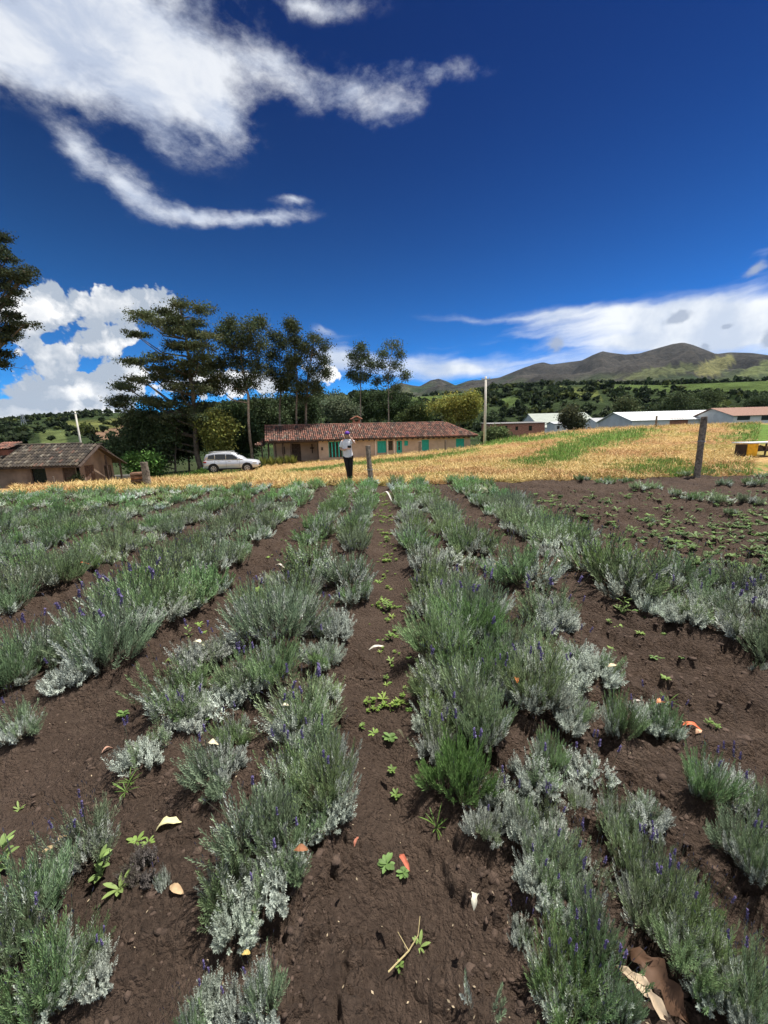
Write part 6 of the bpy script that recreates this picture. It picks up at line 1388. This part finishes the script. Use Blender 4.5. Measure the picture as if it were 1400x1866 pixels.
v, f = leaf_cards(np.stack([xx, yy, G(xx, yy) + .003], -1), .0045, .95, .5); v[:, 2] = np.maximum(v[:, 2], G(v[:, 0], v[:, 1]) + .001)
tag(link('straw_chips', mesh_np('straw_chips', v, f, M['straw'], np.repeat(cl, 4, 0))), label='tiny pale plant chips sprinkled on the soil', kind='stuff')

# ------------------------------------------------------------------ straw and grass blades
def blades(name, n, grass, lbl):
    rr_ = 11.0 / (1 - rng.random(n) * (1 - 11.0 / 44)); aa = rng.uniform(-R_(47), R_(47), n)
    x = rr_ * np.tan(aa) * .9; y = rr_; ok = (y > edge(x) - .12) & (y < 46); x, y = x[ok], y[ok]
    g = green_mask(x, y); ol = fbm(x * .35 + 4, y * .9, 4, 97) > .6
    ok = g if grass else (~g | (rng.random(len(g)) < .12)); x, y, ol = x[ok], y[ok], ol[ok]; n = len(x)
    if x.size == 0: return
    z = Zt(x, y); a_ = rng.uniform(0, 6.28, n); sz = (.75 + y / 28)
    if grass: L_ = rng.uniform(.08, .2, n) * sz; el_ = rng.uniform(.7, 1.5, n); W_ = .006 * sz * 1.4
    else: L_ = rng.uniform(.08, .24, n) * sz; el_ = np.abs(rng.normal(0, .38, n)); W_ = .007 * sz * 1.3
    d = np.stack([np.cos(a_) * np.cos(el_), np.sin(a_) * np.cos(el_), np.sin(el_)], -1); s_ = np.stack([-np.sin(a_), np.cos(a_), a_ * 0], -1) * W_[:, None]
    b0_ = np.stack([x, y, z + (rng.random(n) * .05 if not grass else 0) + .01], -1); tp = b0_ + d * L_[:, None]; mid_ = b0_ + d * L_[:, None] * .5 + [0, 0, .01]
    v = np.stack([b0_ - s_ * .6, mid_ + s_, tp, mid_ - s_], 1).reshape(-1, 3)
    if grass: c_ = np.array([.17, .30, .06]) * rng.uniform(.5, 1.35, (n, 1)); yl = rng.random(n) < .2; c_[yl] = np.array([.36, .33, .12]) * rng.uniform(.6, 1.2, (yl.sum(), 1))
    else:
        n7 = fbm(x * .5, y * .5, 4, 91)[:, None]; c_ = np.where(n7 > .54, np.array([.49, .29, .115]), np.array([.56, .385, .145])) * rng.uniform(.5, 1.25, (n, 1)); c_[ol & (rng.random(n) < .5)] *= [.6, .75, .5]; c_ *= [1.12, 1.22, 1.4]
    tag(link(name, mesh_np(name, v, np.arange(4 * n).reshape(n, 4), M['straw'], np.repeat(c_, 4, 0))), label=lbl, kind='stuff')
blades('straw', 150000, False, 'loose golden straw stubble covering the field')
blades('grass', 150000, True, 'green grass patches growing through the straw')

# ------------------------------------------------------------------ thin air between here and the mountain
hm = bpy.data.materials.new('haze'); hm.use_nodes = True; hm.node_tree.nodes.clear(); N = hm.node_tree.nodes; L = hm.node_tree.links
pv = nd('ShaderNodeVolumePrincipled'); pv.inputs['Density'].default_value = .000018; pv.inputs['Color'].default_value = (.50, .72, 1.0, 1); pv.inputs['Anisotropy'].default_value = .2
ho = nd('ShaderNodeOutputMaterial'); L.new(pv.outputs[0], ho.inputs['Volume'])
hb = MB().box(-5600, 5600, -5600, 5600, min(-6.0, float(HV[:, 2].min()) - 1.5), float(HV[:, 2].max()) + 25).build('haze', hm, None); tag(hb, kind='stuff', label='thin pale haze in the air over the valley')
sc.cycles.volume_bounces = 0
